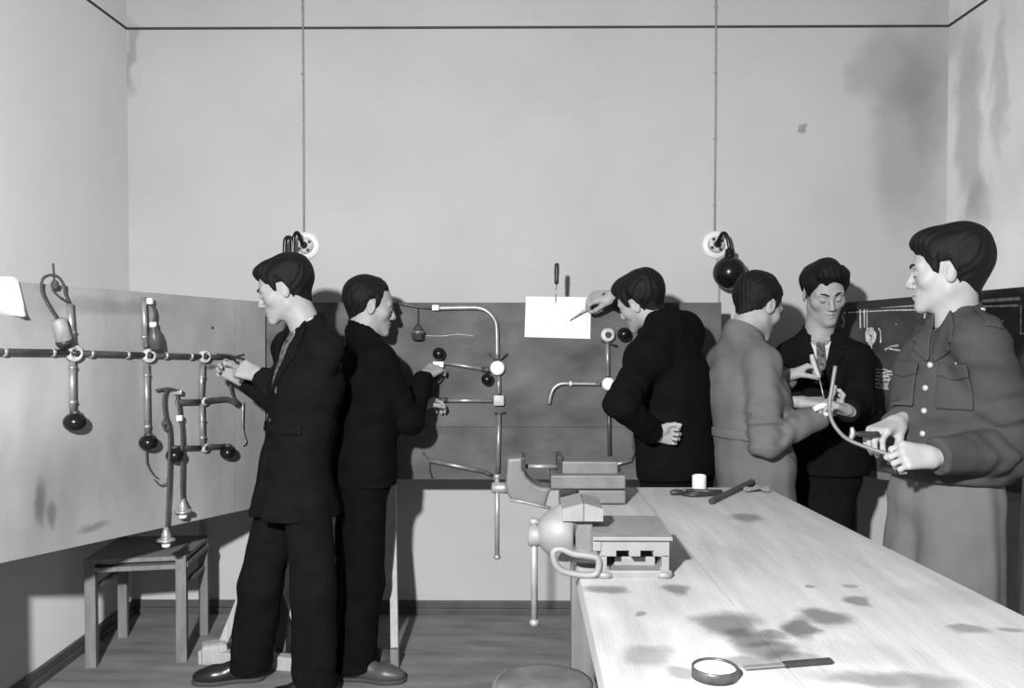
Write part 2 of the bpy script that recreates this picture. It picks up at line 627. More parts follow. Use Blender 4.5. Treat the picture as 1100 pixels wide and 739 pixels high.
# round wooden drum beside the bench
dc = PX(585, 734, 2.72); dr = .165
dz = dc[2]
drum = thing('wooden_drum', (dc[0], dc[1], 0), 'low round wooden drum with scuffed lid below the vises', 'drum')
MB().lathe([(dr - .012, 0), (dr, .03), (dr + .006, dz * .5), (dr, dz - .01), (dr - .006, dz - .002)], (dc[0], dc[1], 0), n=40).build('body', M_MIDW, drum)
MB().lathe([(dr - .016, 0), (dr - .016, .008), (dr - .03, .012), (.001, .012)], (dc[0], dc[1], dz - .006), n=40).build('lid', mat('drum_lid', .17, .6, var=.35, scale=14), drum)
for zz in (.06, dz - .06):
    MB().lathe([(dr + .004, 0), (dr + .008, .003), (dr + .008, .022), (dr + .004, .025)], (dc[0], dc[1], zz), n=40).build('hoop', M_PIPED, drum)

# ---------------------------------------------------------------- vises
def boxpx(mb, u0, v0, u1, v1, Y, depth, bev=.003):
    a = PX(u0, v1, Y); b = PX(u1, v0, Y)
    return mb.span((a[0], Y, a[2]), (b[0], Y + depth, b[2]), bev)

vY = 2.19
vo = PZ(680, 622, BZ)
v1 = thing('bench_vise', (vo[0], vY + .1, BZ), 'light grey bench vise with closed jaws at front of bench edge', 'vise', 'bench vises')
mb = MB(); boxpx(mb, 645, 613, 722, 624, vY, .2, .005); mb.build('base', M_IRON, v1)
mb = MB(); boxpx(mb, 644, 596, 652, 618, vY, .19, .002); boxpx(mb, 711, 596, 719, 618, vY, .19, .002); boxpx(mb, 660, 598, 704, 616, vY + .05, .1, .004); mb.build('pedestal', M_IRON, v1)
# body side with two notches along its lower edge
a = PX(645, 597.5, vY); b = PX(719, 580, vY)
W = b[0] - a[0]; H = b[2] - a[2]
q = lambda u: (u - 645) / (719 - 645) * W
poly = [(0, 0), (q(662), 0), (q(662), .35 * H), (q(676), .35 * H), (q(676), 0), (q(688), 0), (q(688), .35 * H), (q(702), .35 * H), (q(702), 0), (W, 0), (W, H), (0, H)]
MB().prism(poly, (a[0], vY, a[2]), A(1, 0, 0), A(0, 0, 1), A(0, 1, 0), .21).build('body', M_IRON, v1)
mb = MB(); boxpx(mb, 637, 577, 723, 581, vY - .012, .245, .002); mb.build('slide_cover', M_IRON, v1)
mb = MB(); boxpx(mb, 637, 582, 646, 592, vY - .005, .03, .002); mb.build('side_lug', M_IRON, v1)
for u in (650, 714):
    p = PZ(u, 621, BZ)
    mb = MB().lathe([(.022, 0), (.022, .012), (.017, .016)], (p[0], p[1] + .012, BZ), n=20)
    mb.lathe([(.0125, .014), (.0125, .026), (.009, .028)], (p[0], p[1] + .012, BZ), n=6, smooth=False)
    mb.build('bolt', M_IRON, v1)
jy0, jy1 = vY + .05, vY + .19
p = PX(604, 560, jy0); pm = PX(627, 560, jy0); pe = PX(648, 560, jy0)
zt = p[2]
for x0, x1, sl in ((p[0], pm[0] - .001, 1), (pm[0] + .001, pe[0], -1)):
    h1 = .032; h2 = .046
    poly = [(x0, 0), (x1, 0), (x1, h2 if sl > 0 else h1), (x0, h1 if sl > 0 else h2)]
    MB().prism(poly, (0, jy0, zt), A(1, 0, 0), A(0, 0, 1), A(0, 1, 0), jy1 - jy0).build('jaw', M_IRON, v1)
mb = MB(); boxpx(mb, 615, 559, 637, 597, vY + .08, .09, .006); mb.build('jaw_neck', M_IRON2, v1)
cN = PX(603, 572, vY + .11)
def nose(P):
    d = d_ell(P, cN, (.066, .062, .066))
    d = smax(d, P[:, 0] - np.float32(PX(615, 572, vY + .11)[0]), .006)
    d = smin(d, d_cone(P, PX(612, 560, vY + .11), PX(608, 550, vY + .11), .035, .022), .02)
    d = smin(d, d_cone(P, PX(604, 592, vY + .09), PX(640, 599, vY + .09), .024, .016), .02)
    return d
V, F = sdf_mesh(nose, cN - .12, cN + .14, .004)
mesh_obj('moving_jaw', V, F, M_IRON, v1, smooth=True)
gy = vY - .004
MB().tube([PX(u, v, gy) for u, v in ((595, 592), (596, 604), (604, 613), (620, 617), (638, 617.5), (643, 610), (642, 600), (632, 597), (616, 595), (604, 590))], .0085, 10, 4, closed=True).build('guard_loop', M_IRON, v1)
hx0 = PX(567, 575, vY + .11); hx1 = PX(586, 575, vY + .11)
MB().lathe([(.022, 0), (.028, .004), (.028, hx1[0] - hx0[0] - .006), (.022, hx1[0] - hx0[0])], hx0, (1, 0, 0), n=24).build('screw_head', M_IRON, v1)
MB().lathe([(.016, 0), (.016, .035)], hx1, (1, 0, 0), n=16).build('screw', M_STEEL, v1)
MB().lathe([(.015, 0), (.015, .05)], PX(614, 578, vY + .11), (1, 0, 0), n=16).build('screw', M_STEEL, v1)
hY = vY + .11
h = MB().tube([PX(574, 562, hY), PX(574, 668, hY)], .0088, 12).build('handle', M_STEEL, v1)
MB().lathe([(.010, 0), (.014, .003), (.014, .012), (.009, .016)], PX(574, 563, hY), n=16).build('handle_knob', M_STEEL, h)
MB().lathe([(.008, 0), (.0125, .004), (.0135, .012), (.008, .018)], PX(574, 672, hY), n=16).build('handle_knob', M_STEEL, h)

wY = 3.06
wo = PZ(640, 541, BZ)
v2 = thing('bench_vise', (wo[0], wY + .08, BZ), 'darker grey bench vise with open jaws at far end of bench', 'vise', 'bench vises')
mb = MB(); boxpx(mb, 622, 527, 672, 541, wY, .2, .004); mb.build('base', M_IRON2, v2)
mb = MB(); boxpx(mb, 606, 523, 668, 527, wY + .01, .17, .001); mb.build('slide', M_TOOL, v2)
mb = MB(); boxpx(mb, 592, 511, 672, 525, wY - .005, .21, .004); mb.build('body', M_IRON2, v2)
mb = MB(); boxpx(mb, 601, 496, 664, 512, wY + .045, .13, .005); mb.build('anvil', M_IRON2, v2)
mb = MB(); boxpx(mb, 598.5, 491, 604, 513, wY + .04, .14, .002); mb.build('fixed_jaw', M_TOOL, v2)
cy = wY + .09
polyp = [(545, 492), (562, 491), (562, 503), (566, 513), (573, 519), (582, 523), (594, 524), (590, 530), (586, 544), (582, 546), (566, 542), (549, 537), (545, 531), (543, 520)]
o3 = PX(545, 520, wY + .05)
pp = [(PX(u, v, wY + .05)[0] - o3[0], PX(u, v, wY + .05)[2] - o3[2]) for u, v in polyp]
def mjaw(P):
    d2 = d_poly(P[:, 0] - np.float32(o3[0]), P[:, 2] - np.float32(o3[2]), pp)
    return smax(d2, np.abs(P[:, 1] - np.float32(wY + .1)) - .055, .012)
V, F = sdf_mesh(mjaw, (o3[0] - .02, wY, o3[2] - .12), (o3[0] + .2, wY + .2, o3[2] + .12), .004)
mesh_obj('moving_jaw', V, F, M_IRON2, v2, smooth=True)
mb = MB(); boxpx(mb, 560, 492, 564.5, 506, wY + .045, .13, .002); mb.build('jaw_plate', M_TOOL, v2)
MB().tube([PX(562, 501, wY + .1), PX(600, 501, wY + .1)], .008, 12).build('guide_rod', M_STEEL, v2)
MB().tube([PX(u, v, wY + .05) for u, v in ((548, 537), (562, 539), (578, 543), (592, 546))], .006, 10).build('guard_bar', M_STEEL, v2)
sh0 = PX(528, 524, cy); sh1 = PX(546, 524, cy)
MB().lathe([(.016, 0), (.02, .004), (.02, .04), (.022, sh1[0] - sh0[0])], sh0, (1, 0, 0), n=20).build('screw_head', M_STEEL, v2)
h = MB().tube([PX(534, 514, cy), PX(534, 598, cy)], .0085, 12).build('handle', M_STEEL, v2)
MB().lathe([(.008, 0), (.0125, .004), (.0125, .012), (.008, .016)], PX(534, 514, cy), n=16).build('handle_knob', M_STEEL, h)
MB().lathe([(.008, 0), (.0125, .004), (.0125, .012), (.008, .016)], PX(534, 600.5, cy), n=16).build('handle_knob', M_STEEL, h)

# ---------------------------------------------------------------- small things on the bench
def bp(u, v, up=0.0): return PZ(u, v, BZ) + A(0, 0, up)
p = bp(751, 526)
t = thing('white_cup', p, 'small plain white cylindrical jar at far edge of bench', 'jar')
MB().lathe([(.024, 0), (.0265, .003), (.0265, .052), (.025, .056), (.022, .056), (.022, .03), (.001, .03)], p, n=28).build('body', M_PORC, t)
# pliers lying beside the jar
c0 = bp(735, 532)
t = thing('pliers', c0, 'black pliers lying on bench before the white jar', 'pliers')
MB().tube([bp(734, 530, .008), bp(745, 529.5, .009), bp(763, 530.5, .009), bp(775, 530, .009)], [.008, .007, .0075, .006], 8, 4).build('handle', M_TOOL, t)
MB().tube([bp(734, 533, .008), bp(745, 534.5, .009), bp(763, 533.5, .009), bp(775, 532.5, .009)], [.008, .007, .0075, .006], 8, 4).build('handle', M_TOOL, t)
MB().tube([bp(720, 532, .009), bp(726, 532, .011), bp(737, 532, .01)], [.007, .012, .009], 8, 3).build('head', M_TOOL, t)
MB().lathe([(.006, 0), (.006, .004)], bp(735, 532, .016), n=12).build('pivot', M_STEEL, t)
# loose dark tube
t = thing('rubber_tube', bp(765, 543), 'dark grey hollow tube lying slanted across bench near white jar', 'tube')
MB().tube([bp(764, 542, .012), bp(808, 520.5, .012)], .0105, 14, caps=False).build('tube_wall', mat('rubber_grey', .07, .5, var=.15), t)
d_ = nrm(bp(808, 520.5) - bp(764, 542))
MB().lathe([(.0105, 0), (.0075, .0005), (.0072, .01), (.001, .01)], bp(764, 542, .012), d_, n=14).build('bore', M_TOOL, t)
# crumpled foil
random.seed(4)
c0 = bp(812, 527.5)
V = []; F = []
for i in range(7):
    for j in range(5):
        V.append(c0 + A((i - 3) * .016, (j - 2) * .022, .004 + random.random() * .014))
for i in range(6):
    for j in range(4):
        F.append((i * 5 + j, (i + 1) * 5 + j, (i + 1) * 5 + j + 1, i * 5 + j + 1))
tag(mesh_obj('foil_scrap', V, F, mat('foil', .62, .3, metal=.5, var=.2, scale=60), base=c0), 'crumpled pale foil scrap on bench behind the dark tube', 'foil')
# round tin and file
c0 = bp(768, 727)
t = thing('round_tin', c0, 'shallow round tin of white paste near front of bench', 'tin')
rt = .0415
MB().lathe([(rt, 0), (rt, .019), (rt - .002, .0205), (rt - .003, .017), (rt - .003, .004), (.001, .004)], c0, n=40).build('tin_body', mat('tin_side', .075, .4, metal=.4, var=.3, scale=50), t)
MB().lathe([(rt - .0035, .005), (rt - .0035, .015), (rt - .008, .0175), (.001, .0175)], c0, n=32).build('paste', mat('white_paste', .85, .5, var=.04), t)
t = thing('file', bp(850, 716), 'slim dark file lying on bench beside the round tin', 'file')
pa, pb = bp(793, 721, .006), bp(893, 713, .006)
x_, y_, z_ = frame(pb - pa)
pm_ = pa + (pb - pa) * .48
MB().beam(pa + (pb - pa) * .06, pm_, .013, .004, bev=.001).build('tang', mat('file_tang', .22, .5, metal=.3, var=.2), t)
MB().beam(pm_, pb, .013, .009, bev=.002).build('blade', M_TOOL, t)

# ---------------------------------------------------------------- board across the left corner
sL = lambda u: 318 - 80 * u / 258.0
pA = PX(0, 400, FPX / sL(0)); pB = PX(258, 400, FPX / sL(258))
nL = nrm(np.cross(A(0, 0, 1), pB - pA))
if nL @ (CAMP - pA) < 0: nL = -nL
def LB(u, v, off=0.0): return PP(u, v, pA, nL, off)
topL = lambda u: 301.2 + u * (323.8 - 301.2) / 277
botL = lambda u: 605 - u * (605 - 549) / 257.0
lb = thing('wiring_board', (LB(100, 450)[0], LB(100, 450)[1], 0), 'large pale plywood board leaning across left corner with exposed conduit', 'board', 'training boards')
def lpanel(u0, u1, name):
    P = [LB(u0, botL(u0)), LB(u1, botL(u1)), LB(u1, topL(u1)), LB(u0, topL(u0))]
    V = P + [p - nL * .02 for p in P]
    return mesh_obj(name, V, [(0, 1, 2, 3), (7, 6, 5, 4), (0, 4, 5, 1), (1, 5, 6, 2), (2, 6, 7, 3), (3, 7, 4, 0)], M_BOARD, lb)
lpanel(-75, 253.6, 'panel'); lpanel(254.4, 285, 'panel')
for u, w in ((-40, .17),):
    a = LB(u, botL(u) - 60, -.035); 
    MB().beam(a, A(a[0], a[1], 0), w, .03, hint=nL).build('support_leg', M_MIDW, lb)  # out-of-view leg, added to cast the shadow on the lower left wall
MB().beam(LB(-60, 420, -.032), LB(262, 400, -.032), .06, .022, hint=nL).build('batten', M_MIDW, lb)
sp = []
for (u, v, ru, rv, fac) in [(45, 540, 5, 22, .5), (56, 552, 4, 14, .55), (100, 565, 14, 4, .6), (120, 330, 60, 8, .75), (40, 430, 40, 60, 1.15), (228, 395, 5, 3, .4)]:
    c = LB(u, v) - ORG[lb]; s_ = sL(u)
    sp.append((c[0], c[1], c[2], ru / s_ * 1.2, ru / s_ * 1.2, rv / s_, 0, fac))
add_spots(M_BOARD, sp, edge=.6, warp=.06)

def tube_px(name, f, pts, r, m, parent, n=10, sm=0):
    return MB().tube([f(*p) for p in pts], r, n, sm).build(name, m, parent)

def clamp(f, u, v, r, parent, m=M_BRASS, off=.016, axis_pts=None):
    p = f(axis_pts[0][0], axis_pts[0][1], off); q_ = f(axis_pts[1][0], axis_pts[1][1], off)
    c = f(u, v, off); d = nrm(q_ - p)
    return MB().lathe([(r, -.006), (r + .003, -.004), (r + .003, .004), (r, .006)], c, d, n=14).build('clamp', m, parent)

cr = thing('conduit_run', LB(120, 382), 'long dark conduit with three junction boxes fixed on the left board', 'conduit')
tube_px('main_pipe', LB, [(-60, 377, .016), (76, 379, .016)], .0125, M_PIPED, cr)
tube_px('main_pipe', LB, [(76, 379, .016), (157, 381.5, .016)], .0115, M_PIPED, cr)
tube_px('main_pipe', LB, [(157, 381.5, .016), (217, 383, .016)], .0115, M_PIPED, cr)
tube_px('main_pipe', LB, [(217, 383, .016), (249, 383, .03)], .0095, M_PIPED, cr)
for (u, v) in ((5, 378), (57, 378.5), (98, 380), (137, 381), (178, 382), (205, 382.7)):
    clamp(LB, u, v, .0125, cr, M_BRASS, .016, ((u - 5, v - .1), (u + 5, v + .1)))
def jbox(f, u, v, r, parent, m=M_DIRTYP, off=0.0, nv=nL):
    c = f(u, v, off)
    b = MB().lathe([(r, 0), (r, .022), (r - .004, .028), (r - .012, .028), (r - .013, .02), (.001, .02)], c, nv, n=28).build('junction_box', m, parent)
    MB().lathe([(.011, .018), (.011, .03), (.006, .034)], c, nv, n=14).build('terminal', M_TOOL, b)
    return b
jbox(LB, 77, 379.5, .031, cr); jbox(LB, 157, 382, .029, cr); jbox(LB, 217, 383, .028, cr)
# verticals at first and second box
tube_px('riser_pipe', LB, [(78, 371, .016), (74.5, 326, .016)], .0115, M_PIPE, cr)
tube_px('drop_pipe', LB, [(77.5, 388, .016), (78, 442, .016)], .0115, M_PIPE, cr)
for (u, v) in ((77, 357), (77.7, 395), (78, 432)):
    clamp(LB, u, v, .0115, cr, M_PIPE, .016, ((u, v - 5), (u + .1, v + 5)))
tube_px('riser_pipe', LB, [(156.5, 373, .016), (154, 319, .016)], .0105, M_PIPE, cr)
tube_px('drop_pipe', LB, [(157.2, 391, .016), (158.3, 466, .016)], .0105, M_PIPE, cr)
for (u, v) in ((155, 362), (157.4, 403), (158, 458)):
    clamp(LB, u, v, .0105, cr, M_PIPE, .016, ((u, v - 5), (u + .1, v + 5)))
def knob(f, u, v, r, parent, off=.03, name='lamp_holder'):
    c = f(u, v, off)
    mb = MB().ball(c, r, 14, axis=(0, 0, 1), squash=.86)
    o = mb.build(name, M_BLACK, parent)
    MB().lathe([(r * .42, r * .7), (r * .42, r * 1.02), (r * .3, r * 1.05)], c, n=14).build('cap', M_PIPED, o)
    return o
knob(LB, 80.5, 453.5, .041, cr); knob(LB, 159.5, 475.5, .037, cr)
# third box: drop with two tees
tube_px('drop_pipe', LB, [(217.5, 391, .016), (215.5, 430, .016)], .0105, M_PIPE, cr)
tube_px('drop_pipe', LB, [(216.5, 433, .016), (217.5, 480, .016)], .0105, M_PIPE, cr)
jbox(LB, 216, 431, .018, cr); jbox(LB, 217, 481, .019, cr)
for (u, v) in ((216.7, 405), (216.9, 452), (217.3, 470)):
    clamp(LB, u, v, .0105, cr, M_PIPE, .016, ((u, v - 5), (u + .1, v + 5)))
tube_px('branch_pipe', LB, [(190, 432, .018), (214, 431.5, .018)], .0115, M_PIPED, cr)
tube_px('branch_pipe', LB, [(218, 431, .018), (240, 428.5, .018), (248, 430, .03), (254, 434, .04)], .011, M_PIPED, cr, sm=3)
tube_px('branch_pipe', LB, [(190, 481, .018), (215, 481, .018)], .0105, M_PIPED, cr)
tube_px('branch_pipe', LB, [(219, 480, .018), (244, 479, .018)], .0105, M_PIPED, cr)
knob(LB, 188, 489, .037, cr); knob(LB, 245, 486, .036, cr)
tube_px('stub_wire', LB, [(248, 395, .03), (247.5, 412, .03), (250, 425, .03), (258, 433, .03)], .005, M_PIPED, cr, sm=4)
tube_px('thin_pipe', LB, [(261, 432, .012), (260.5, 462, .012), (264, 474, .012), (261, 478, .012)], .0055, M_PIPE, cr, sm=3)

# plug and cord above the first box
t = thing('cord_plug', LB(66, 355, .03), 'grey cylindrical plug with looped braided cord over left board edge', 'plug')
ax_ = nrm(LB(63, 344, .035) - LB(70, 370, .035))
c = LB(70, 370, .035)
MB().lathe([(.026, 0), (.028, .004), (.027, .085), (.022, .095), (.012, .098)], c, ax_, n=22).build('plug_body', mat('plug_grey', .28, .5, var=.35, scale=30), t)
MB().lathe([(.0285, .0), (.03, .003), (.03, .014), (.0275, .017)], c, ax_, n=22).build('plug_base', M_TOOL, t)
tube_px('cord', LB, [(61, 342, .035), (52, 328, .03), (45, 313, .02), (46, 300, .02), (54, 295.5, .02), (63, 298, .02), (69, 307, .02), (70, 315, .015), (74, 325, .016)], .005, M_CORD, t, sm=5)
tube_px('cord', LB, [(57, 283, .005), (58, 296, .012), (58, 306, .02), (57, 312, .02), (64, 319, .02), (74, 325, .016)], .004, M_CORD, t, sm=5)
MB().ball(LB(59, 306, .02), .014, 10, squash=1.3).build('knot', M_CORD, t)
# switch beside the second riser
t = thing('pear_switch', LB(165, 365, .03), 'dark bottle-shaped switch hanging beside the second riser pipe', 'switch')
c = LB(168, 376, .035); ax_ = nrm(LB(164.5, 350, .035) - c)
MB().lathe([(.02, 0), (.027, .01), (.027, .05), (.021, .075), (.012, .092), (.011, .1)], c, ax_, n=20).build('body', mat('switch_dark', .07, .35, var=.3, scale=30), t)
MB().lathe([(.0125, .094), (.014, .098), (.014, .112), (.01, .114)], c, ax_, n=16).build('collar', M_PORC, t)
tube_px('cord', LB, [(164.5, 348, .035), (166.5, 339, .03), (165, 331, .025), (161, 326, .02)], .0055, M_CORD, t, sm=4)
MB().box(LB(160.5, 323.5, .02), (.028, .02, .024), None, .003).build('terminal_block', M_PORC, t)

# two hanging lampholders
def pendant(pts, label, tip):
    t = thing('lamp_socket', LB(*tip, .035), label, 'lampholder', 'lampholders on cords')
    tube_px('cord', LB, pts, .0058, M_CORD, t, sm=5)
    c = LB(tip[0], tip[1], .035)
    MB().lathe([(.008, .075), (.012, .06), (.018, .05), (.02, .034), (.0185, .03), (.0185, .012), (.017, .008)][::-1], c, n=22).build('socket_shell', M_BRASS, t)
    MB().lathe([(.028, .018), (.036, .02), (.036, .026), (.028, .03)], c, n=24).build('shade_ring', M_BRASS, t)
    MB().lathe([(.014, -.006), (.017, -.002), (.017, .01)], c, n=20).build('contact_cap', M_PORC, t)
    return t
pendant([(190, 424, .02), (192, 436, .03), (193, 447, .035), (195, 460, .035), (195.5, 490, .04), (195, 520, .038), (196, 540, .035)], 'bright metal lampholder on dark cord hanging right, at board bottom', (196.5, 555))
pendant([(180, 418, .02), (176, 427, .03), (177, 445, .035), (181, 456, .035), (179, 463, .04), (175, 455, .04), (179, 451, .04), (182, 470, .035), (181, 520, .035), (179, 568, .03)], 'bright metal lampholder on longest cord hanging down over the chair seat', (178.5, 586))
t = thing('cord_hook', LB(187, 420, .02), 'small wire hook and white terminal holding two hanging cords', 'hook')
tube_px('wire', LB, [(168, 419.5, .015), (180, 417.5, .02), (188, 419, .02), (196, 421, .02)], .006, M_CORD, t, sm=4)
MB().box(LB(191, 421.5, .02), (.035, .02, .016), None, .003).build('terminal_block', M_BRASS, t)
tube_px('wire', LB, [(191, 423, .02), (190, 432, .02), (193, 446, .03)], .004, M_PIPE, t, sm=4)
MB().box(LB(193, 449, .033), (.024, .018, .024), None, .004).build('connector', M_PORC, t)
t = thing('loose_wire', LB(165, 500, .02), 'thin dark loose wire curling below the second lamp holder', 'wire')
tube_px('wire', LB, [(157, 484, .02), (158, 498, .02), (164, 509, .02), (169, 513, .02)], .0028, M_CORD, t, n=6, sm=5)
tube_px('wire', LB, [(166, 515, .02), (172, 521, .02), (179, 519, .02), (180, 513, .02)], .0028, M_CORD, t, n=6, sm=5)
t = thing('wood_screw', LB(228, 352, .004), 'tiny screw head alone on upper part of left board', 'screw')
MB().lathe([(.006, 0), (.006, .003), (.003, .005)], LB(228, 352), nL, n=12).build('head', M_TOOL, t)

# sheet of white paper hung over the board's top left
V = []; F = []
cols = [(-30, 296, 336), (-14, 297, 337), (0, 297, 338.5), (12, 297, 339), (19, 298.5, 339.5), (23, 315, 340), (28.5, 336, 340.3)]
for i, (u, va, vb) in enumerate(cols):
    for j in range(5):
        v = va + (vb - va) * j / 4
        off = .012 + .012 * math.sin(i * 1.1 + j * .5) * (j / 4) + (.02 if i > 4 and j > 2 else 0)
        V.append(LB(u, v, off))
for i in range(len(cols) - 1):
    for j in range(4):
        F.append((i * 5 + j, i * 5 + j + 1, (i + 1) * 5 + j + 1, (i + 1) * 5 + j))
o = mesh_obj('paper_sheet', V, F, M_PAPER, base=LB(10, 320), smooth=True)
so = o.modifiers.new('thickness', 'SOLIDIFY'); so.thickness = .002
tag(o, 'blank white paper hanging over the left board top corner', 'paper')

# ---------------------------------------------------------------- chair under the left board
def ground(u, v): return PZ(u, v, 0)
nl_, nr_, fl_ = ground(99, 716), ground(196, 710), ground(133, 684)
fr_ = nl_ + (fl_ - nl_) * .92 + (nr_ - nl_)
sh = PX(96, 600, nl_[1])[2]
ch = thing('wooden_chair', (nl_ + fr_) / 2, 'plain old wooden chair pushed under the left board', 'chair')
ex = nrm(nr_ - nl_)
up = A(0, 0, 1)
for g, top in ((nl_, sh - .018), (nr_, sh - .018)):
    MB().beam(g, g + up * top, .045, .045, hint=ex, bev=.003).build('leg', M_MIDW, ch)
for g in (fl_, fr_):
    back = nrm(fl_ - nl_)
    MB().beam(g, g + up * (sh), .042, .042, hint=ex, bev=.003).build('leg', M_MIDW, ch)
    MB().beam(g + up * sh, g + up * .92 + back * .05, .036, .03, hint=ex, bev=.003).build('back_post', M_MIDW, ch)
for z0 in (.66, .85):
    a = fl_ + up * z0 + nrm(fl_ - nl_) * .03; b = fr_ + up * z0 + nrm(fl_ - nl_) * .03
    MB().beam(a, b, .02, .06, hint=back, bev=.003).build('back_rail', M_MIDW, ch)
cs = [nl_, nr_, fr_, fl_]
ctr = sum(cs) / 4
V = [ctr + (c - ctr) * 1.13 + up * sh for c in cs] + [ctr + (c - ctr) * 1.13 + up * (sh - .018) for c in cs]
mesh_obj('seat', V, [(0, 1, 2, 3), (7, 6, 5, 4), (0, 4, 5, 1), (1, 5, 6, 2), (2, 6, 7, 3), (3, 7, 4, 0)], M_MIDW, ch)
for a, b in ((nl_, nr_), (nr_, fr_), (fr_, fl_), (fl_, nl_)):
    MB().beam(a + up * (sh - .045), b + up * (sh - .045), .02, .055, hint=np.cross(up, b - a), bev=.002).build('apron', M_MIDW, ch)
for a, b in ((nl_, fl_), (nr_, fr_)):
    MB().beam(a + up * .33, b + up * .33, .018, .025, hint=np.cross(up, b - a), bev=.002).build('stretcher', M_MIDW, ch)

# ---------------------------------------------------------------- board along the back wall
Yb = FPX / 228.0
def BB(u, v, off=0.0): return PX(u, v, Yb - off)
bb = thing('wiring_board', (BB(540, 400)[0], Yb, 0), 'dark plywood board on posts along the back wall with bent conduits', 'board', 'training boards')
zt_, zs_, zb_ = BB(600, 325)[2], BB(600, 459)[2], BB(600, 515)[2]
xb0, xb1 = BB(281, 400)[0], BB(774.5, 400)[0]
MB().span((xb0, Yb, zs_ + .001), (xb1, Yb + .02, zt_)).build('panel', M_BOARD2, bb)
MB().span((xb0, Yb, zb_), (xb1, Yb + .02, zs_ - .001)).build('panel', M_BOARD2, bb)
for u in (430, 560, 745):
    x = BB(u, 400)[0]
    MB().span((x, Yb + .02, zb_ + .02), (x + .05, Yb + .045, zt_ - .03)).build('batten', M_MIDW, bb)
def post(u0, v0, u1, v1, w=.033, m=M_PALE):
    g = ground(u1, v1)
    t_ = PX(u0, v0, Yb - .015)
    MB().beam(g, t_, w, .03, hint=(0, 1, 0), bev=.002).build('post', m, bb)
post(421.5, 512, 424.5, 718)
g = ground(424.5, 718)
MB().beam(g, g + A(-.002, .004, .085), .036, .034, hint=(0, 1, 0), bev=.002).build('post_foot', M_MIDW, bb)
for u in (660, 740):
    x = BB(u, 400)[0]
    MB().span((x, Yb + .045, 0), (x + .05, Yb + .08, zt_ - .1)).build('post', M_MIDW, bb)

def rot_z(a): return np.array([[math.cos(a), -math.sin(a), 0], [math.sin(a), math.cos(a), 0], [0, 0, 1]])

# trestle behind the first man
t = thing('trestle', ground(290, 714), 'pale wooden trestle foot half hidden behind the legs of the first man', 'trestle')
ga, gb = ground(216, 711), ground(358, 722)
up3 = A(0, 0, 1)
MB().beam(ga + up3 * .028, gb + up3 * .028, .06, .055, hint=(0, 1, 0), bev=.006).build('foot_bar', M_PALE, t)
MB().box(ga + A(.06, 0, .045), (.11, .09, .09), rot_z(.35), .02).build('foot_block', M_PALE, t)
MB().beam(ground(238, 708) + up3 * .05, PX(283, 585, ga[1] + .05), .04, .03, hint=(0, 1, 0), bev=.003).build('leg', M_PALE, t)
MB().beam(ground(330, 715) + up3 * .05, PX(296, 590, ga[1] + .05), .04, .03, hint=(0, 1, 0), bev=.003).build('leg', M_PALE, t)
MB().beam(ground(302, 712) + up3 * .05, PX(302, 600, ga[1] + .05), .05, .03, hint=(0, 1, 0), bev=.003).build('upright', M_DARKW, t)

# conduits on the back board, first group
nB = A(0, -1, 0)
t = thing('bent_conduit', BB(534, 420), 'bent steel conduit with white and black fittings left of drawing sheet', 'conduit')
tube_px('bent_pipe', BB, [(468, 331, .02), (500, 330.5, .02), (515, 331, .02), (524, 335, .02), (531, 343, .02), (533.5, 353, .02), (534, 386, .02)], .0105, M_PIPE, t, sm=4)
MB().box(BB(468, 330.5, .02), (.032, .03, .026), None, .004).build('connector', M_PORC, t)
tube_px('wire', BB, [(430, 326.5, .012), (445, 329, .012), (455, 330.5, .014), (468, 331, .02)], .0058, M_PIPED, t, sm=3)
def disc(u, v, r, m, parent, name='junction_box', off=0.0, th=.04):
    return MB().lathe([(r, 0), (r, th - .008), (r - .004, th - .002), (r * .6, th), (.001, th)], BB(u, v, off), nB, n=28).build(name, m, parent)
disc(534.5, 395, .0345, M_PORC, t)
for u, v in ((528.5, 384), (540, 384)):
    tube_px('wire', BB, [(u - (3 if u < 530 else -5), v - 4, .02), (u, v, .03), (533, 388, .03)], .004, M_PIPED, t, n=6)
def bknob(u, v, r, parent, off=.04):
    o = MB().ball(BB(u, v, off), r, 14).build('ball_fitting', M_BLACK, parent)
    MB().lathe([(r * .45, -.02), (r * .45, .0)], BB(u, v, .03), nB, n=12).build('stem', M_PIPED, o)
    return o
bknob(523.5, 407.5, .029, t); bknob(471.5, 380, .030, t)
tube_px('arm_pipe', BB, [(476, 389.5, .02), (523, 397, .02)], .009, M_PIPE, t)
tube_px('arm_pipe', BB, [(517, 396.5, .02), (530, 398, .02)], .012, M_PIPED, t)
MB().box(BB(471, 391.5, .025), (.052, .035, .03), None, .006).build('connector', M_PORC, t)
tube_px('elbow', BB, [(473, 394, .025), (474, 402, .025), (470, 409, .025), (463, 412, .02)], .016, mat('elbow_grey', .1, .5, var=.3), t, sm=4)
tube_px('short_pipe', BB, [(535.5, 404, .02), (535.8, 423, .02)], .0105, M_PIPE, t)
MB().box(BB(536, 430, .02), (.05, .036, .05), None, .008).build('connector', M_DIRTYP, t)
tube_px('arm_pipe', BB, [(470, 430, .02), (529, 430.5, .02)], .0085, M_PIPE, t)
tube_px('arm_pipe', BB, [(472, 429.5, .02), (481, 429.7, .02)], .0115, M_PIPED, t)
MB().box(BB(466.5, 430.5, .02), (.03, .03, .028), None, .006).build('connector', M_PORC, t)
tube_px('drop_pipe', BB, [(536, 445, .02), (534.8, 508, .02)], .0105, M_PIPE, t)
tube_px('hook', BB, [(543, 443, .02), (537, 444, .02), (531, 444, .02)], .005, M_PIPED, t, n=6)
tube_px('foot_pipe', BB, [(461, 494.5, .02), (522, 507, .02)], .0095, M_PIPE, t)
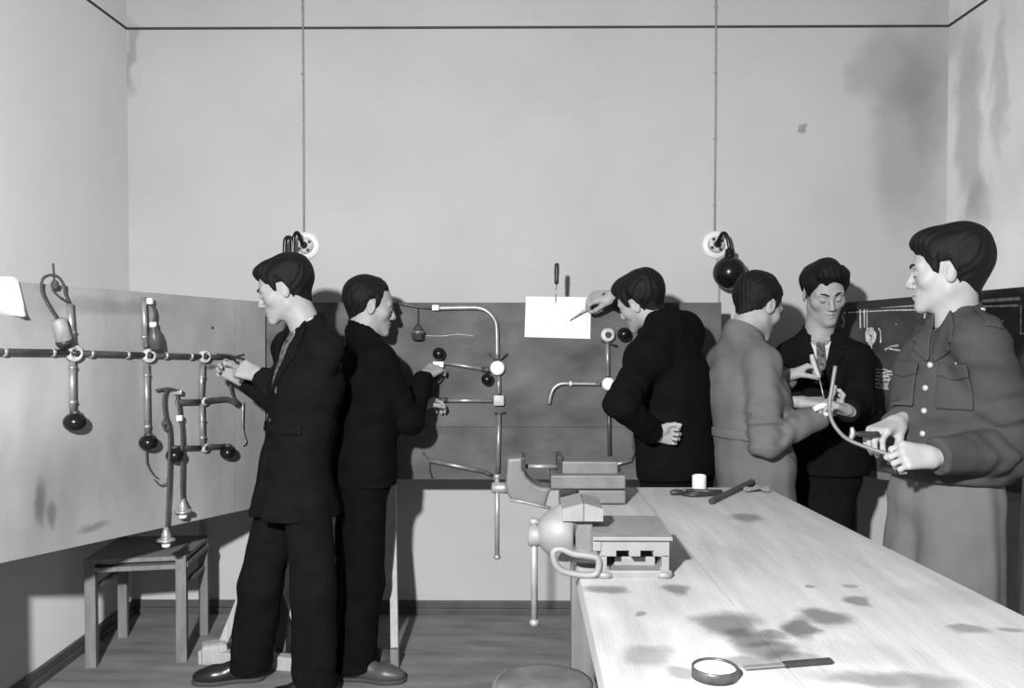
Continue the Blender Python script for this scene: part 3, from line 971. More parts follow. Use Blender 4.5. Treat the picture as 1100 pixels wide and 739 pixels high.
tube_px('foot_pipe', BB, [(518, 506, .02), (531, 512, .02)], .008, M_PIPED, t)
MB().ball(BB(532, 513, .02), .014, 10).build('joint', M_PIPE, t)
tube_px('wire', BB, [(454, 486, .02), (458, 491, .02), (462, 494, .02), (461, 504, .02), (464, 513, .02)], .004, M_PIPED, t, n=6)
# hanging lampholder on the back board
t = thing('lamp_socket', BB(449, 357, .02), 'small black lampholder hanging by the second man\'s face', 'lampholder', 'lampholders on cords')
tube_px('cord', BB, [(449, 331, .02), (449, 349, .02)], .0035, M_CORD, t, n=6)
MB().lathe([(.02, -.032), (.028, -.028), (.028, -.006), (.032, -.004), (.032, .004), (.026, .008), (.024, .02), (.013, .032), (.006, .045)], BB(449, 358, .03), n=20).build('socket_shell', mat('socket_dark', .05, .35, var=.3), t)
MB().lathe([(.0285, -.001), (.0335, .001), (.0335, .004), (.0285, .006)], BB(449, 357, .03), n=20).build('ring', M_PIPE, t)
t = thing('loose_wire', BB(480, 358, .004), 'thin pale wire stretched from the black lampholder on back board', 'wire')
tube_px('wire', BB, [(455, 360.5, .004), (475, 361, .004), (492, 359, .004), (512, 361.5, .004)], .0018, M_PIPE, t, n=5, sm=4)

# second group right of the drawing
t = thing('bent_conduit', BB(653, 420), 'steel conduit tee with round white boxes right of drawing sheet', 'conduit')
b_ = disc(652.5, 359.5, .033, M_DIRTYP, t)
MB().lathe([(.016, .034), (.016, .044), (.012, .046), (.001, .046)], BB(652.5, 359.5), nB, n=6, smooth=False).build('terminal', M_TOOL, b_)
tube_px('hook', BB, [(646, 366, .02), (653, 368, .03), (663, 372, .02)], .005, M_PIPED, t, n=6)
o_ = MB().ball(BB(670.5, 359, .05), .033, 14, squash=.95).build('ball_fitting', M_BLACK, t)
tube_px('drop_pipe', BB, [(652.5, 368, .02), (653, 404, .02)], .0095, M_PIPE, t)
disc(653, 412, .031, M_PORC, t)
tube_px('arm_pipe', BB, [(645, 412.5, .02), (612, 412, .02), (602, 412.5, .02), (595, 417, .02), (591.5, 425, .02), (590, 434, .02)], .009, M_PIPE, t, sm=4)
clamp(BB, 613, 412, .0095, t, M_PORC, .02, ((600, 412), (640, 412)))
tube_px('arm_pipe', BB, [(661, 413, .02), (676, 414.5, .02)], .009, M_PIPE, t)
tube_px('drop_pipe', BB, [(653.5, 420, .02), (655, 500, .02)], .0095, M_PIPED, t)
tube_px('foot_pipe', BB, [(654, 501, .02), (679, 494, .02)], .009, M_PIPE, t)
tube_px('wire', BB, [(679, 494, .02), (681, 488, .02), (679, 478, .02)], .004, M_PIPED, t, n=6)
MB().ball(BB(654, 501, .02), .014, 10).build('joint', M_PIPED, t)

# drawing sheet
t = thing('drawing_sheet', BB(599, 341, .004), 'white technical drawing sheet pinned at top of the back board', 'paper')
mb = MB()
P = [BB(563.5, 362, .006), BB(634, 364, .006), BB(635, 319.5, .006), BB(565, 318.5, .006)]
V = P + [p + A(0, .0015, 0) for p in P]
mesh_obj('sheet', V, [(0, 1, 2, 3), (7, 6, 5, 4), (0, 4, 5, 1), (1, 5, 6, 2), (2, 6, 7, 3), (3, 7, 4, 0)], M_PAPER, t)
mb = MB()
def rib(f, pts, w, mb, up_=None):
    for (a, b) in zip(pts[:-1], pts[1:]):
        pa_ = f(*a); pb_ = f(*b)
        d = nrm(pb_ - pa_); nn = nrm(np.cross(d, CAMP - pa_)) * w / 2
        mb.add([pa_ - nn, pb_ - nn, pb_ + nn, pa_ + nn], [(0, 1, 2, 3)])
PSf = lambda u, v: BB(u, v, .0068)
for pts in ([(567, 360), (567, 328), (632, 329), (631, 361), (567, 360)], [(575, 340), (598, 339)], [(580, 347), (605, 346)], [(573, 353), (590, 353), (590, 344)], [(600, 352), (622, 350), (622, 338)], [(595, 355), (612, 356)],
            [(605, 334), (624, 334)], [(618, 330), (618, 360)]):
    rib(PSf, pts, .0022, mb)
for v in range(333, 350, 3):
    rib(PSf, [(628.5, v), (631.5, v)], .006, mb)
rib(PSf, [(628, 323), (631, 321), (632, 325), (628, 325)], .004, mb)
tag(mb.build('drawing_lines', M_INK, t), kind='stuff')
t = thing('screwdriver', BB(597, 300, .01), 'black-handled screwdriver stuck upright above the drawing sheet', 'screwdriver')
MB().lathe([(.006, 0), (.011, .008), (.0105, .03), (.012, .06), (.011, .092), (.006, .1)], BB(597.8, 305.5, .012), nrm(BB(598.2, 281, .012) - BB(597.8, 305.5, .012)), n=14).build('handle', M_TOOL, t)
tube_px('shaft', BB, [(597.8, 305, .012), (596.8, 325, .008)], .003, M_STEEL, t, n=8)

# ---------------------------------------------------------------- cables and wall lamps
def wall_pt(u, v, off=0.0): return PX(u, v, D - off)
for (u, v0, lab) in ((326.5, 262, 'thin grey cable running down the wall to left lamp'), (767.5, 262, 'thin grey cable running down the wall to globe lamp')):
    b = wall_pt(u, v0, .006)
    mb = MB().tube([A(b[0], b[1], ZC), A(b[0] + .002, b[1], 2.6), b], .0048, 8)
    o = mb.build('wall_cable', M_GREYWIRE, base=b)
    tag(o, lab, 'cable', 'wall cables')
    for k in range(5):
        z = b[2] + .2 + k * .33
        MB().box((b[0], b[1] - .001, z), (.016, .011, .006)).build('cable_clip', M_GREYWIRE, o)
def lamp(u, v, sgn, gpts, label):
    c = wall_pt(u, v)
    t = thing('wall_lamp', c, label, 'lamp', 'wall lamps')
    n_ = A(0, -1, 0)
    MB().lathe([(.07, 0), (.07, .008), (.064, .014), (.046, .016)], c, n_, n=36).build('wall_plate', M_PORC, t)
    r_ = MB().lathe([(.042, .014), (.042, .03), (.036, .038), (.02, .04)], c, n_, n=30).build('rosette', M_DIRTYP, t)
    for k in range(4):
        a = .6 + k * math.pi / 2
        MB().lathe([(.008, .034), (.008, .041), (.004, .043)], c + A(math.cos(a) * .03, 0, math.sin(a) * .03), n_, n=10).build('screw', M_TOOL, r_)
    MB().lathe([(.017, .035), (.017, .06), (.012, .065)], c, n_, n=16).build('arm_socket', M_BLACK, t)
    MB().tube([wall_pt(*g) for g in gpts], .0095, 12, 5).build('gooseneck', M_BLACK, t)
    e = wall_pt(*gpts[-1])
    MB().lathe([(.014, .005), (.022, 0), (.026, -.03), (.03, -.06), (.036, -.075)], e, n=22).build('neck', M_BLACK, t)
    MB().ball(e - A(0, 0, .115), .082, 20, squash=1.0).build('globe', M_BLACK, t)
    return t
lamp(768.5, 263, 1, [(768.5, 263, .05), (771, 260, .075), (775, 252, .1), (778, 250.5, .12), (781, 254, .13), (783, 263, .135), (784, 268, .135)], 'black globe wall lamp on curved neck above the men at right')
lamp(329, 264, -1, [(327, 264, .05), (324, 260, .08), (321, 252, .1), (318.5, 250, .11), (316, 254, .12), (315.5, 262, .12), (315, 272, .12)], 'black wall lamp with loop neck behind the first man\'s head')
t = thing('wire_loop', wall_pt(310, 262, .1), 'thick black cable loop rising beside the left wall lamp', 'cable')
MB().tube([wall_pt(u, v, .12) for u, v in ((306.5, 290), (306, 265), (307, 257), (310, 255), (313, 257), (314, 263), (314, 290))], .011, 12, 4).build('loop', M_BLACK, t)
o = MB().tube([wall_pt(770.5, 275, .006), wall_pt(771, 300, .006), wall_pt(772.5, 310, .006), wall_pt(771.5, 340, .006)], .0045, 8, 3).build('wall_cable', M_GREYWIRE, base=wall_pt(771, 300, .006))
tag(o, 'short cable dropping from globe lamp behind the back board', 'cable', 'wall cables')

# ---------------------------------------------------------------- blackboard across the right corner
sR = lambda u: 225 + 48 * (u - 930) / 160.0
qA = PX(930, 420, FPX / sR(930)); qB = PX(1090, 420, FPX / sR(1090))
nR = nrm(np.cross(A(0, 0, 1), qB - qA))
if nR @ (CAMP - qA) < 0: nR = -nR
def RB(u, v, off=0.0): return PP(u, v, qA, nR, off)
topR = lambda u: 325 - (u - 910) * 17 / 190.0
botR = lambda u: 512 + (u - 930) * 28 / 170.0
bk = thing('blackboard', (RB(1010, 420)[0], RB(1010, 420)[1], 0), 'chalk-covered blackboard standing across the right corner', 'blackboard')
def quad(pts, m, name, th=.02, off=0.0):
    P = [RB(u, v, off) for u, v in pts]
    V = P + [p - nR * th for p in P]
    return mesh_obj(name, V, [(0, 1, 2, 3), (7, 6, 5, 4), (0, 4, 5, 1), (1, 5, 6, 2), (2, 6, 7, 3), (3, 7, 4, 0)], m, bk)
U0, U1 = 898, 1118
quad([(U0, botR(U0)), (U1, botR(U1)), (U1, topR(U1)), (U0, topR(U0))], M_SLATE, 'slate')
quad([(U0, topR(U0) + 8), (U1, topR(U1) + 10), (U1, topR(U1)), (U0, topR(U0))], M_FRAME, 'frame_rail', .03, .008)
quad([(U0, botR(U0)), (U1, botR(U1)), (U1, botR(U1) - 9), (U0, botR(U0) - 7)], mat('chalk_ledge', .2, .7, var=.2), 'frame_rail', .03, .008)
for u in (915, 1112):
    a = RB(u, 480, -.04)
    MB().beam(a, A(a[0], a[1], 0), .05, .03, hint=nR).build('support_leg', M_DARKW, bk)
mb = MB()
RF = lambda u, v: RB(u, v, .0012)
random.seed(7)
def chalk(pts, w=.006, rep=1, jit=.6):
    for _ in range(rep):
        rib(RF, [(u + random.uniform(-jit, jit), v + random.uniform(-jit, jit)) for u, v in pts], w * random.uniform(.6, 1.1), mb)
chalk([(908, 331), (950, 329.5), (1000, 327.5), (1020, 327)], .010, 2, 1)
chalk([(912, 336), (955, 334), (1003, 332.5)], .006, 2, 1)
chalk([(1055, 324), (1096, 321)], .014, 2, 1); chalk([(1055, 329), (1094, 328)], .008, 2)
chalk([(924, 330), (924.5, 352)], .007, 2); chalk([(928, 330), (928.5, 352)], .005, 2); chalk([(931, 330), (931, 356)], .004, 1)
chalk([(994, 328), (993.5, 345), (992, 360)], .008, 2, .5)
chalk([(908, 334), (905, 340), (907, 346), (905, 351)], .006, 2, 1)
cir = lambda cx, cy_, rx, ry, n=18, a0=0, a1=2 * math.pi: [(cx + rx * math.cos(a0 + (a1 - a0) * i / n), cy_ + ry * math.sin(a0 + (a1 - a0) * i / n)) for i in range(n + 1)]
for k in range(5):
    chalk(cir(935.5, 361, 5 - k * .8, 9 - k * 1.6), .005, 2, .8)
chalk([(936, 370), (937, 382), (936, 398)], .006, 2); chalk([(944, 352), (946, 356), (946, 368)], .004, 2)
chalk([(950, 376), (957, 371), (966, 371)], .005, 2, 1); chalk([(955, 374), (975, 378)], .004, 2, 1)
for v in (399, 403, 407, 411):
    chalk([(935, v), (945, v + 1), (956, v + 1)], .005, 2, .7)
chalk(cir(956, 408, 12, 9), .005, 3, .8); chalk(cir(955, 408, 8, 6), .004, 2, .8)
for k in range(7):
    a = k * .9
    chalk([(955, 408), (955 + 11 * math.cos(a), 408 + 8 * math.sin(a))], .003, 1)
chalk([(935, 397), (950, 397), (965, 402)], .005, 2); chalk([(960, 412), (982, 412.5)], .004, 2, .4); chalk([(936, 414), (950, 417), (966, 419)], .005, 2, 1)
chalk([(1097, 328), (1096.5, 358)], .007, 2, .4); chalk([(1095, 358), (1104, 359)], .006, 2, .4)
chalk([(1087, 407), (1098, 408.5)], .014, 2, .6); chalk([(1077, 344), (1077, 346)], .005, 1)
for (u, v) in ((945, 442), (975, 418), (1050, 350), (930, 395), (985, 350), (962, 348)):
    chalk([(u, v), (u + 1.2, v + .6)], .006, 1, .2)
tag(mb.build('chalk_drawing', M_CHALK, bk), kind='stuff')
# pale bar added in place of a bright strip of lit right wall
g0 = A(1.735, 3.08, 0)
o = MB().beam(g0, A(1.815, 3.14, 1.2), .035, .03, hint=(0, 1, 0), bev=.003).build('lit_wall_strip', M_PALE, base=g0)
tag(o, 'pale leaning bar standing in for lit wall at the right edge', 'strip')

# ---------------------------------------------------------------- people
M_SKIN = mat('skin', 0.33, .55, var=.06, scale=30, spec=.35, bump=.02, bscale=300)
M_HAIR = mat('dark_hair', 0.005, .6, var=.5, scale=40, stretch=(6, 1, 6), spec=.22, bump=.3, bscale=90)
M_SUIT = mat('dark_wool', 0.0068, .95, var=.25, scale=14, spec=.08, bump=.05, bscale=500)
M_SUIT2 = mat('black_wool', 0.005, .95, var=.25, scale=14, spec=.06, bump=.05, bscale=500)
M_COAT = mat('grey_cotton', 0.13, .9, var=.1, scale=9, spec=.1, bump=.05, bscale=400)
M_UNI = mat('uniform_wool', 0.05, .9, var=.15, scale=12, spec=.15, bump=.08, bscale=450)
M_TROU = mat('grey_trousers', 0.12, .9, var=.1, scale=12, spec=.12, bump=.06, bscale=450)
M_SHIRT = mat('white_shirt', 0.62, .85, var=.04)
M_TIE = mat('patterned_tie', 0.09, .6, var=.95, scale=75, detail=1)
M_LEATHER = mat('black_leather', 0.015, .3, var=.3, spec=.5)
M_LEATHER2 = mat('brown_leather', 0.06, .4, var=.3, spec=.5)
M_SOLE = mat('shoe_sole', 0.05, .7, var=.2)
M_BUTTON = mat('metal_button', .6, .3, metal=.5, var=.1)
M_BUTTON2 = mat('dark_button', .03, .3, var=.1)


def rot_head(fwd, pitch=0.0, roll=0.0):
    """columns right, forward, up; pitch > 0 looks down, roll > 0 tilts toward the person's right"""
    f = nrm(A(fwd[0], fwd[1], 0)); r = A(f[1], -f[0], 0); u = A(0, 0, 1)
    p = math.radians(pitch); q = math.radians(roll)
    f2 = f * math.cos(p) - u * math.sin(p); u2 = u * math.cos(p) + f * math.sin(p)
    r3 = r * math.cos(q) - u2 * math.sin(q); u3 = u2 * math.cos(q) + r * math.sin(q)
    return np.stack([r3, f2, u3], 1)


def head_sdf(P, nk, slim=1.0):
    x = np.abs(P[:, 0]); Q = np.stack([x, P[:, 1], P[:, 2]], 1)
    d = d_ell(P, (0, -.014, .034), (.074, .094, .082))
    d = smin(d, d_ell(P, (0, .026, -.012), (.060 * slim, .060, .088)), .03)
    d = smin(d, d_cone(Q, (.047 * slim, -.002, -.056), (.014, .068, -.100), .019, .015), .028)
    d = smin(d, d_ball(P, (0, .076, -.102), .016), .018)
    d = smin(d, d_ell(P, (0, .058, -.066), (.032, .032, .034)), .02)
    d = smin(d, d_ball(Q, (.044, .050, -.024), .021), .025)
    d = smin(d, d_cone(Q, (.012, .083, .021), (.045, .066, .018), .0105, .0105), .014)
    d = smax(d, -d_ball(Q, (.031, .101, -.004), .0185), .012)
    d = smin(d, d_ball(Q, (.031, .0725, -.004), .0135), .003)
    d = smin(d, d_cone(P, (0, .082, .014), (0, .1050, -.034), .0075, .0100), .011)
    d = smin(d, d_ball(Q, (.0115, .0965, -.038), .0078), .008)
    d = smin(d, d_cone(Q, (.0, .0925, -.060), (.019, .080, -.064), .0055, .0035), .006)
    d = smin(d, d_cone(Q, (.0, .0905, -.0725), (.015, .081, -.071), .0068, .0045), .006)
    d = smax(d, -d_cone(Q, (.0, .0985, -.0662), (.022, .0835, -.0668), .0022, .0016), .004)
    # ears
    ca, sa = math.cos(.35), math.sin(.35)
    Re = np.array([[ca, -sa, 0], [sa, ca, 0], [0, 0, 1]])
    e = d_ell(Q, (.0785, -.014, -.006), (.0075, .0185, .032), Re.T)
    e = smax(e, -d_ell(Q, (.0865, -.010, -.001), (.006, .010, .018), Re.T), .004)
    d = smin(d, e, .006)
    d = smin(d, d_cone(P, (0, -.022, -.05), nk, .056, .062), .03)
    return d


def make_head(pos, R, nk_world, slim=1.0, sc=1.0):
    nk = R.T @ (np.asarray(nk_world) - pos) / sc
    f = lambda P: head_sdf(P, nk, slim)
    lo, hi = bounds([(-.09, -.12, -.13), (.09, .12, .125), nk - .07, nk + .06], .0)
    V, F = sdf_mesh(f, lo, hi, .0034, 1)
    return V * sc @ R.T + pos, F, f


HAIRLINES = {
    'full': ([-.13, -.085, -.045, -.03, -.006, .002, .014, .026, .045, .075, .1], [-.066, -.066, -.045, .022, .026, -.018, -.02, .02, .045, .062, .066]),
    'reced': ([-.13, -.085, -.045, -.03, -.006, .002, .014, .026, .045, .075, .1], [-.062, -.062, -.042, .022, .026, -.018, -.016, .045, .075, .098, .105]),
}


def make_hair(pos, R, nk_world, style='full', t=.012, vols=(), sc=1.0, seed=1):
    hx, hz = HAIRLINES[style]
    nk = R.T @ (np.asarray(nk_world) - pos) / sc
    def f(P):
        zl = np.interp(P[:, 1] + np.abs(P[:, 0]) * (-.22 if style == 'full' else -.1), hx, hz).astype(np.float32)
        zl = zl + np.where(P[:, 1] < -.04, np.abs(P[:, 0]) * .45 - .014, 0).astype(np.float32)
        up_ = P[:, 2] - zl + .010 * np.sin(95 * P[:, 0] + 2 * np.sin(70 * P[:, 1] + seed)) * (P[:, 1] > .03)
        rmp = np.clip(up_ / (.055 if style == 'full' else .04), 0, 1)
        d = d_ell(P, (0, -.014, .034), (.0745, .0945, .0825))
        d = smin(d, d_cone(P, (0, -.024, -.05), nk, .0535, .0605), .03)
        d = d - (.0022 + t * rmp ** .7)
        for c, r in vols:
            d = smin(d, d_ell(P, c, r), .03)
        d = smax(d, -up_ * .75, .006)
        d = d + .0013 * np.sin(330 * P[:, 0] + 70 * P[:, 1] + 3 * np.sin(55 * P[:, 1] + 40 * P[:, 2])) + wrink(P, .0022, 60, seed)
        return d
    V, F = sdf_mesh(f, (-.12, -.145, -.10), (.12, .135, .17), .0036, 1)
    return V * sc @ R.T + pos, F


FINGERS = [(-.030, .072, .0088), (-.010, .080, .0090), (.011, .074, .0086), (.031, .058, .0076)]


def make_hand(wrist, fwd, palm, side, curl=(30, 40, 30), thumb=(35, 20), spread=3.0, sc=1.0, curls=None):
    """side +1: thumb on local -x (index first); palm = direction the palm faces"""
    y = nrm(fwd); z = -nrm(np.asarray(palm, float) - y * (np.asarray(palm, float) @ y)); x = np.cross(y, z)
    R = np.stack([x * side, y, z], 1)           # local x runs index -> little finger after the mirror
    prim = []
    prim.append((A(0, -.022, 0), A(0, .015, 0), .0235, .0255))
    pal = []
    for i, (fx, L, r) in enumerate(FINGERS):
        c = curls[i] if curls else curl
        base = A(fx, .092 - abs(fx) * .22, .004)
        a = math.radians(c[0]); sx = math.radians(spread * (i - 1.4))
        p = base
        ang = 0
        for k, (fr, rr) in enumerate(((.45, 1.0), (.31, .93), (.24, .85))):
            ang += math.radians(c[k])
            dvec = A(math.sin(sx) * math.cos(ang), math.cos(ang) * math.cos(sx), -math.sin(ang))
            q = p + dvec * L * fr
            prim.append((p, q, r * rr, r * (rr - .06)))
            p = q
        pal.append((A(fx * .55, .015, 0), base, .0155, .0125))
    tb = A(-.024, .026, -.006)
    ta = math.radians(thumb[0]); tc = math.radians(thumb[1])
    d1 = nrm(A(-math.sin(ta), math.cos(ta), -math.sin(tc)))
    t1 = tb + d1 * .038
    d2 = nrm(d1 + A(.25, .15, -.15)); t2 = t1 + d2 * .032
    d3 = nrm(d2 + A(.25, .1, -.1)); t3 = t2 + d3 * .024
    th = [(tb, t1, .0145, .0112), (t1, t2, .0108, .0098), (t2, t3, .0098, .0082)]
    def f(P):
        d = d_cone(P, *prim[0])
        for q in pal:
            d = smin(d, d_cone(P, *q), .014)
        d = smin(d, d_ell(P, (-.022, .035, -.012), (.018, .03, .016)), .015)
        fing = None
        for i in range(4):
            g = None
            for k in range(3):
                e = d_cone(P, *prim[1 + i * 3 + k])
                g = e if g is None else smin(g, e, .004)
            d = smin(d, g, .006)
        g = None
        for q in th:
            e = d_cone(P, *q); g = e if g is None else smin(g, e, .005)
        return smin(d, g, .009)
    allp = [q for pr in prim + th for q in pr[:2]]
    lo, hi = bounds(allp, .03)
    V, F = sdf_mesh(f, lo, hi, .0028, 1)
    if side < 0:
        F = F[:, ::-1]
    return (V * sc) @ R.T + wrist, F


def ik(sh, wr, pole, l1, l2):
    d = wr - sh; L = np.linalg.norm(d)
    if L > (l1 + l2) * .995:
        k = L / ((l1 + l2) * .995); l1 *= k; l2 *= k
    a = (l1 * l1 - l2 * l2 + L * L) / (2 * L)
    h = math.sqrt(max(l1 * l1 - a * a, 0))
    m = sh + d / L * a
    p = pole - m; p = p - (d / L) * (p @ (d / L))
    return m + nrm(p) * h


def make_shoe(ank, dirn, parent, m):
    y = nrm(A(dirn[0], dirn[1], 0)); x = A(y[1], -y[0], 0); R = np.stack([x, y, A(0, 0, 1)], 1)
    o = A(ank[0], ank[1], 0) - y * .065
    def f(P):
        d = d_ell(P, (0, .215, .030), (.044, .078, .034))
        d = smin(d, d_cone(P, (0, .04, .04), (.0, .2, .034), .036, .036), .03)
        d = smin(d, d_cone(P, (0, .055, .05), (0, .14, .055), .036, .028), .02)
        d = smin(d, d_cone(P, (0, .045, .04), (0, .055, .105), .036, .036), .02)
        return d
    up_ = lambda P: smax(smax(f(P), .014 - P[:, 2], .003), P[:, 2] - .115, .004)
    def sole(P):
        d = smax(f(P * f32((1, 1, .2)) + f32((0, 0, .022))) - .004, np.abs(P[:, 2] - .009) - .0088, .002)
        return d
    V, F = sdf_mesh(up_, (-.06, -.02, 0), (.06, .31, .13), .005)
    s = mesh_obj('shoe', V @ R.T + o, F, m, parent, smooth=True)
    V, F = sdf_mesh(sole, (-.06, -.02, -.002), (.06, .31, .03), .004, 0)
    mesh_obj('sole', V @ R.T + o, F, M_SOLE, s, smooth=True)
    # laces
    for k in range(3):
        yy = .105 + k * .024; zz = .092 - k * .011
        pts = [A(-.018, yy, zz - .004), A(0, yy + .004, zz), A(.018, yy, zz - .004)]
        MB().tube([R @ q + o for q in pts], .0022, 6, 3).build('lace', m, s)
    return s


def person(label, F, pelvis, chest, neck, head, hR, arms, legs, suit, trou, hair, hem, hands, o=None, group=None):
    o = o or {}
    F = nrm(A(F[0], F[1], 0)); R = A(F[1], -F[0], 0); U = A(0, 0, 1)
    shR, elR, wrR, shL, elL, wrL = [arms[k] for k in ('sr', 'er', 'wr', 'sl', 'el', 'wl')]
    elR = ik(shR, wrR, elR, o.get('ua', .30), o.get('fa', .265)); elL = ik(shL, wrL, elL, o.get('ua', .30), o.get('fa', .265))
    base = A(pelvis[0], pelvis[1], 0)
    seed = o.get('seed', 1)
    # --- body: one figure
    sp = [pelvis, (pelvis + chest) / 2, chest, neck]
    def inner(P):
        d = d_econe(P, pelvis, sp[1], (.12, .08), (.105, .075), R)
        d = smin(d, d_econe(P, sp[1], chest, (.105, .075), (.12, .08), R), .03)
        d = smin(d, d_cone(P, chest, neck - U * .02, .07, .05), .03)
        d = smin(d, d_cone(P, shR, shL, .032, .032), .03)
        for s, e, w in ((shR, elR, wrR), (shL, elL, wrL)):
            d = smin(d, d_cone(P, s, e, .036, .032), .02); d = smin(d, d_cone(P, e, w, .032, .024), .015)
        for h_, k_, a_ in legs:
            d = smin(d, d_cone(P, h_, k_, .07, .05), .03); d = smin(d, d_cone(P, k_, a_, .05, .036), .02)
        return d
    lo, hi = bounds([pelvis, chest, neck, shR, shL, elR, elL, wrR, wrL] + [q for l in legs for q in l], .16)
    V0, Q0 = sdf_mesh(inner, lo, hi, .016, 1)
    sc = o.get('hs', 1.0)
    V1, Q1, hf = make_head(head, hR, neck - U * .03, o.get('slim', 1.0), sc)
    parts = [(V0, Q0), (V1, Q1)]
    for (w, key, side) in ((wrR, 'r', 1), (wrL, 'l', -1)):
        h = hands[key]
        V, Q = make_hand(w, h['d'], h['p'], side, h.get('c', (30, 40, 30)), h.get('t', (35, 20)), h.get('s', 3.0), h.get('k', 1.0), h.get('cs'))
        parts.append((V, Q))
    n = 0; VV = []; QQ = []
    for V, Q in parts:
        VV.append(V); QQ.append(Q + n); n += len(V)
    body = mesh_obj('person', np.concatenate(VV), np.concatenate(QQ), M_SKIN, base=base, smooth=True)
    tag(body, label, 'person', group)
    # --- hair, brows, eyes
    V, Q = make_hair(head, hR, neck - U * .03, hair.get('style', 'full'), hair.get('t', .012), hair.get('v', ()), sc, seed)
    mesh_obj('hair', V, Q, M_HAIR, body, smooth=True)
    loc = lambda p: hR @ (A(*p) * sc) + head
    for s in (-1, 1):
        MB().tube([loc(p) for p in ((s * .012, .0955, .0175), (s * .026, .090, .0235), (s * .040, .0785, .0225), (s * .050, .067, .016))], [.003, .0038, .0034, .0016], 8, 4).build('eyebrow', M_HAIR, body)
        if o.get('open_eyes'):
            MB().ball(loc((s * .031, .0752, -.0035)), .0125, 12).build('eye', mat('eye_white', .6, .3, var=.02), body)
            MB().lathe([(.0058, 0), (.005, .0016), (.001, .002)], loc((s * .031, .0868, -.005)), hR[:, 1], n=14).build('iris', mat('iris_dark', .015, .2, var=.1), body)
        MB().tube([loc(p) for p in ((s * .020, .0815, -.0085), (s * .031, .0858, -.0115), (s * .042, .0785, -.0085))], [.0010, .0017, .0011], 6, 4).build('eyelashes', M_HAIR, body)
    MB().tube([loc(p) for p in ((-.021, .0838, -.0668), (-.01, .0915, -.0664), (0, .0938, -.0662), (.01, .0915, -.0664), (.021, .0838, -.0668))], [.0008, .0013, .0014, .0013, .0008], 6, 3).build('lip_line', mat('lip_shade', .12, .6, var=.1), body)

    # --- jacket
    bulk = o.get('bulk', 1.0)
    hemw = o.get('hemw', (.178, .14))
    wst = (pelvis + chest) / 2 + F * .0
    hemp = A(pelvis[0], pelvis[1], hem) + o.get('hemshift', A(0, 0, 0))
    sl = o.get('sleeve', (.067, .057, .044))
    fold = o.get('fold', .0045)
    def torso(P):
        d = d_econe(P, hemp - U * .08, pelvis + U * .02, (hemw[0], hemw[1]), (.168 * bulk, .128 * bulk), R)
        d = smin(d, d_econe(P, pelvis + U * .02, wst, (.168 * bulk, .128 * bulk), (.160 * bulk, .122 * bulk), R), .04)
        d = smin(d, d_econe(P, wst, chest, (.160 * bulk, .122 * bulk), (.178 * bulk, .130 * bulk), R), .05)
        up_ = (shR + shL) / 2
        d = smin(d, d_econe(P, chest, up_ * .75 + chest * .25, (.178 * bulk, .130 * bulk), (.165 * bulk, .105 * bulk), R), .05)
        d = smin(d, d_cone(P, shR - R * .01, shL + R * .01, .064, .064), .04)
        for s in (shR, shL):
            d = smin(d, d_cone(P, neck - U * .012 - F * .01, s + U * .012 - (s - neck) * .08, o.get('trap', .055), o.get('trap', .052)), .045)
        return d
    def sleeves(P):
        d = None
        for s, e, w in ((shR, elR, wrR), (shL, elL, wrL)):
            q = smin(d_cone(P, s, e, sl[0], sl[1]), d_cone(P, e, w, sl[1], sl[2]), .025)
            r_ = _n(P - f32(e))
            dirs = nrm(np.cross(e - s, w - e) + 1e-4)
            g = np.exp(-(r_ / .11) ** 2)
            q = q + fold * g * np.sin(130 * r_ + 9 * (P @ f32(dirs)) + 2 * np.sin(P[:, 2] * 35 + seed))
            r2 = _n(P - f32(s * .3 + e * .7))
            q = q + fold * .5 * np.exp(-(r2 / .12) ** 2) * np.sin(75 * (P @ f32(nrm(e - s))) + 40 * (P @ f32(dirs)))
            ax = nrm(w - e)
            q = smax(q, (P - f32(w)) @ f32(ax), .006)
            d = q if d is None else np.minimum(d, q)
        return d
    def local(P, org):
        q = P - f32(org)
        return q @ f32(R), q @ f32(F), q @ f32(U)
    vd, vw = o.get('vneck', (.0, .0))
    wamp = o.get('wr', .0025)
    def tor_w(P):
        d = torso(P) + wrink(P, wamp, 16, seed)
        if o.get('waistband'):
            zz = P[:, 2] - np.float32(o['waistband'])
            d = d - .004 * np.exp(-(zz / .012) ** 2) + .006 * np.exp(-((zz - .035) / .02) ** 2)
        return d
    def jacket(P):
        d = smin(tor_w(P), sleeves(P), o.get('armblend', .022)) + wrink(P * f32((1, 1, 1.7)), o.get('wr2', .0022), 40, seed + 3)
        hz = np.float32(hem) + (P - f32(hemp)) @ f32(o.get('hemtilt', (0, 0, 0)))
        d = smax(d, hz - P[:, 2], .008)
        # neck hole
        d = smax(d, -d_cone(P, neck - U * .035 + F * .012, neck + U * .16 + F * .03, .056, .066), .006)
        if vd:
            x, y, z = local(P, neck)
            wgt = np.float32(vw) * np.clip(1 + (z) / vd, 0, 1.3) + .002
            cut = np.maximum(np.abs(x) - wgt, np.maximum(-y, -z - vd))
            cut = np.maximum(cut, -(tor_w(P) + .022))
            d = smax(d, -cut, .003)
        if o.get('split'):
            x, y, z = local(P, neck)
            c0 = o['split']
            wgt = .004 + np.clip((-z - c0), 0, 1) * o.get('splitw', .25)
            cut = np.maximum(np.abs(x) - wgt, np.maximum(-y, z + c0))
            d = smax(d, -np.maximum(cut, -(tor_w(P) + .03)), .006)
        return d
    lo, hi = bounds([hemp - U * .02, pelvis, chest, neck, shR, shL, elR, elL, wrR, wrL], .0)
    lo = lo - A(.24, .24, .02); hi = hi + A(.24, .24, .1)
    lo = np.minimum(lo, np.minimum(elR, elL) - .09)
    V, Q = sdf_mesh(jacket, lo, hi, .0075, 1)
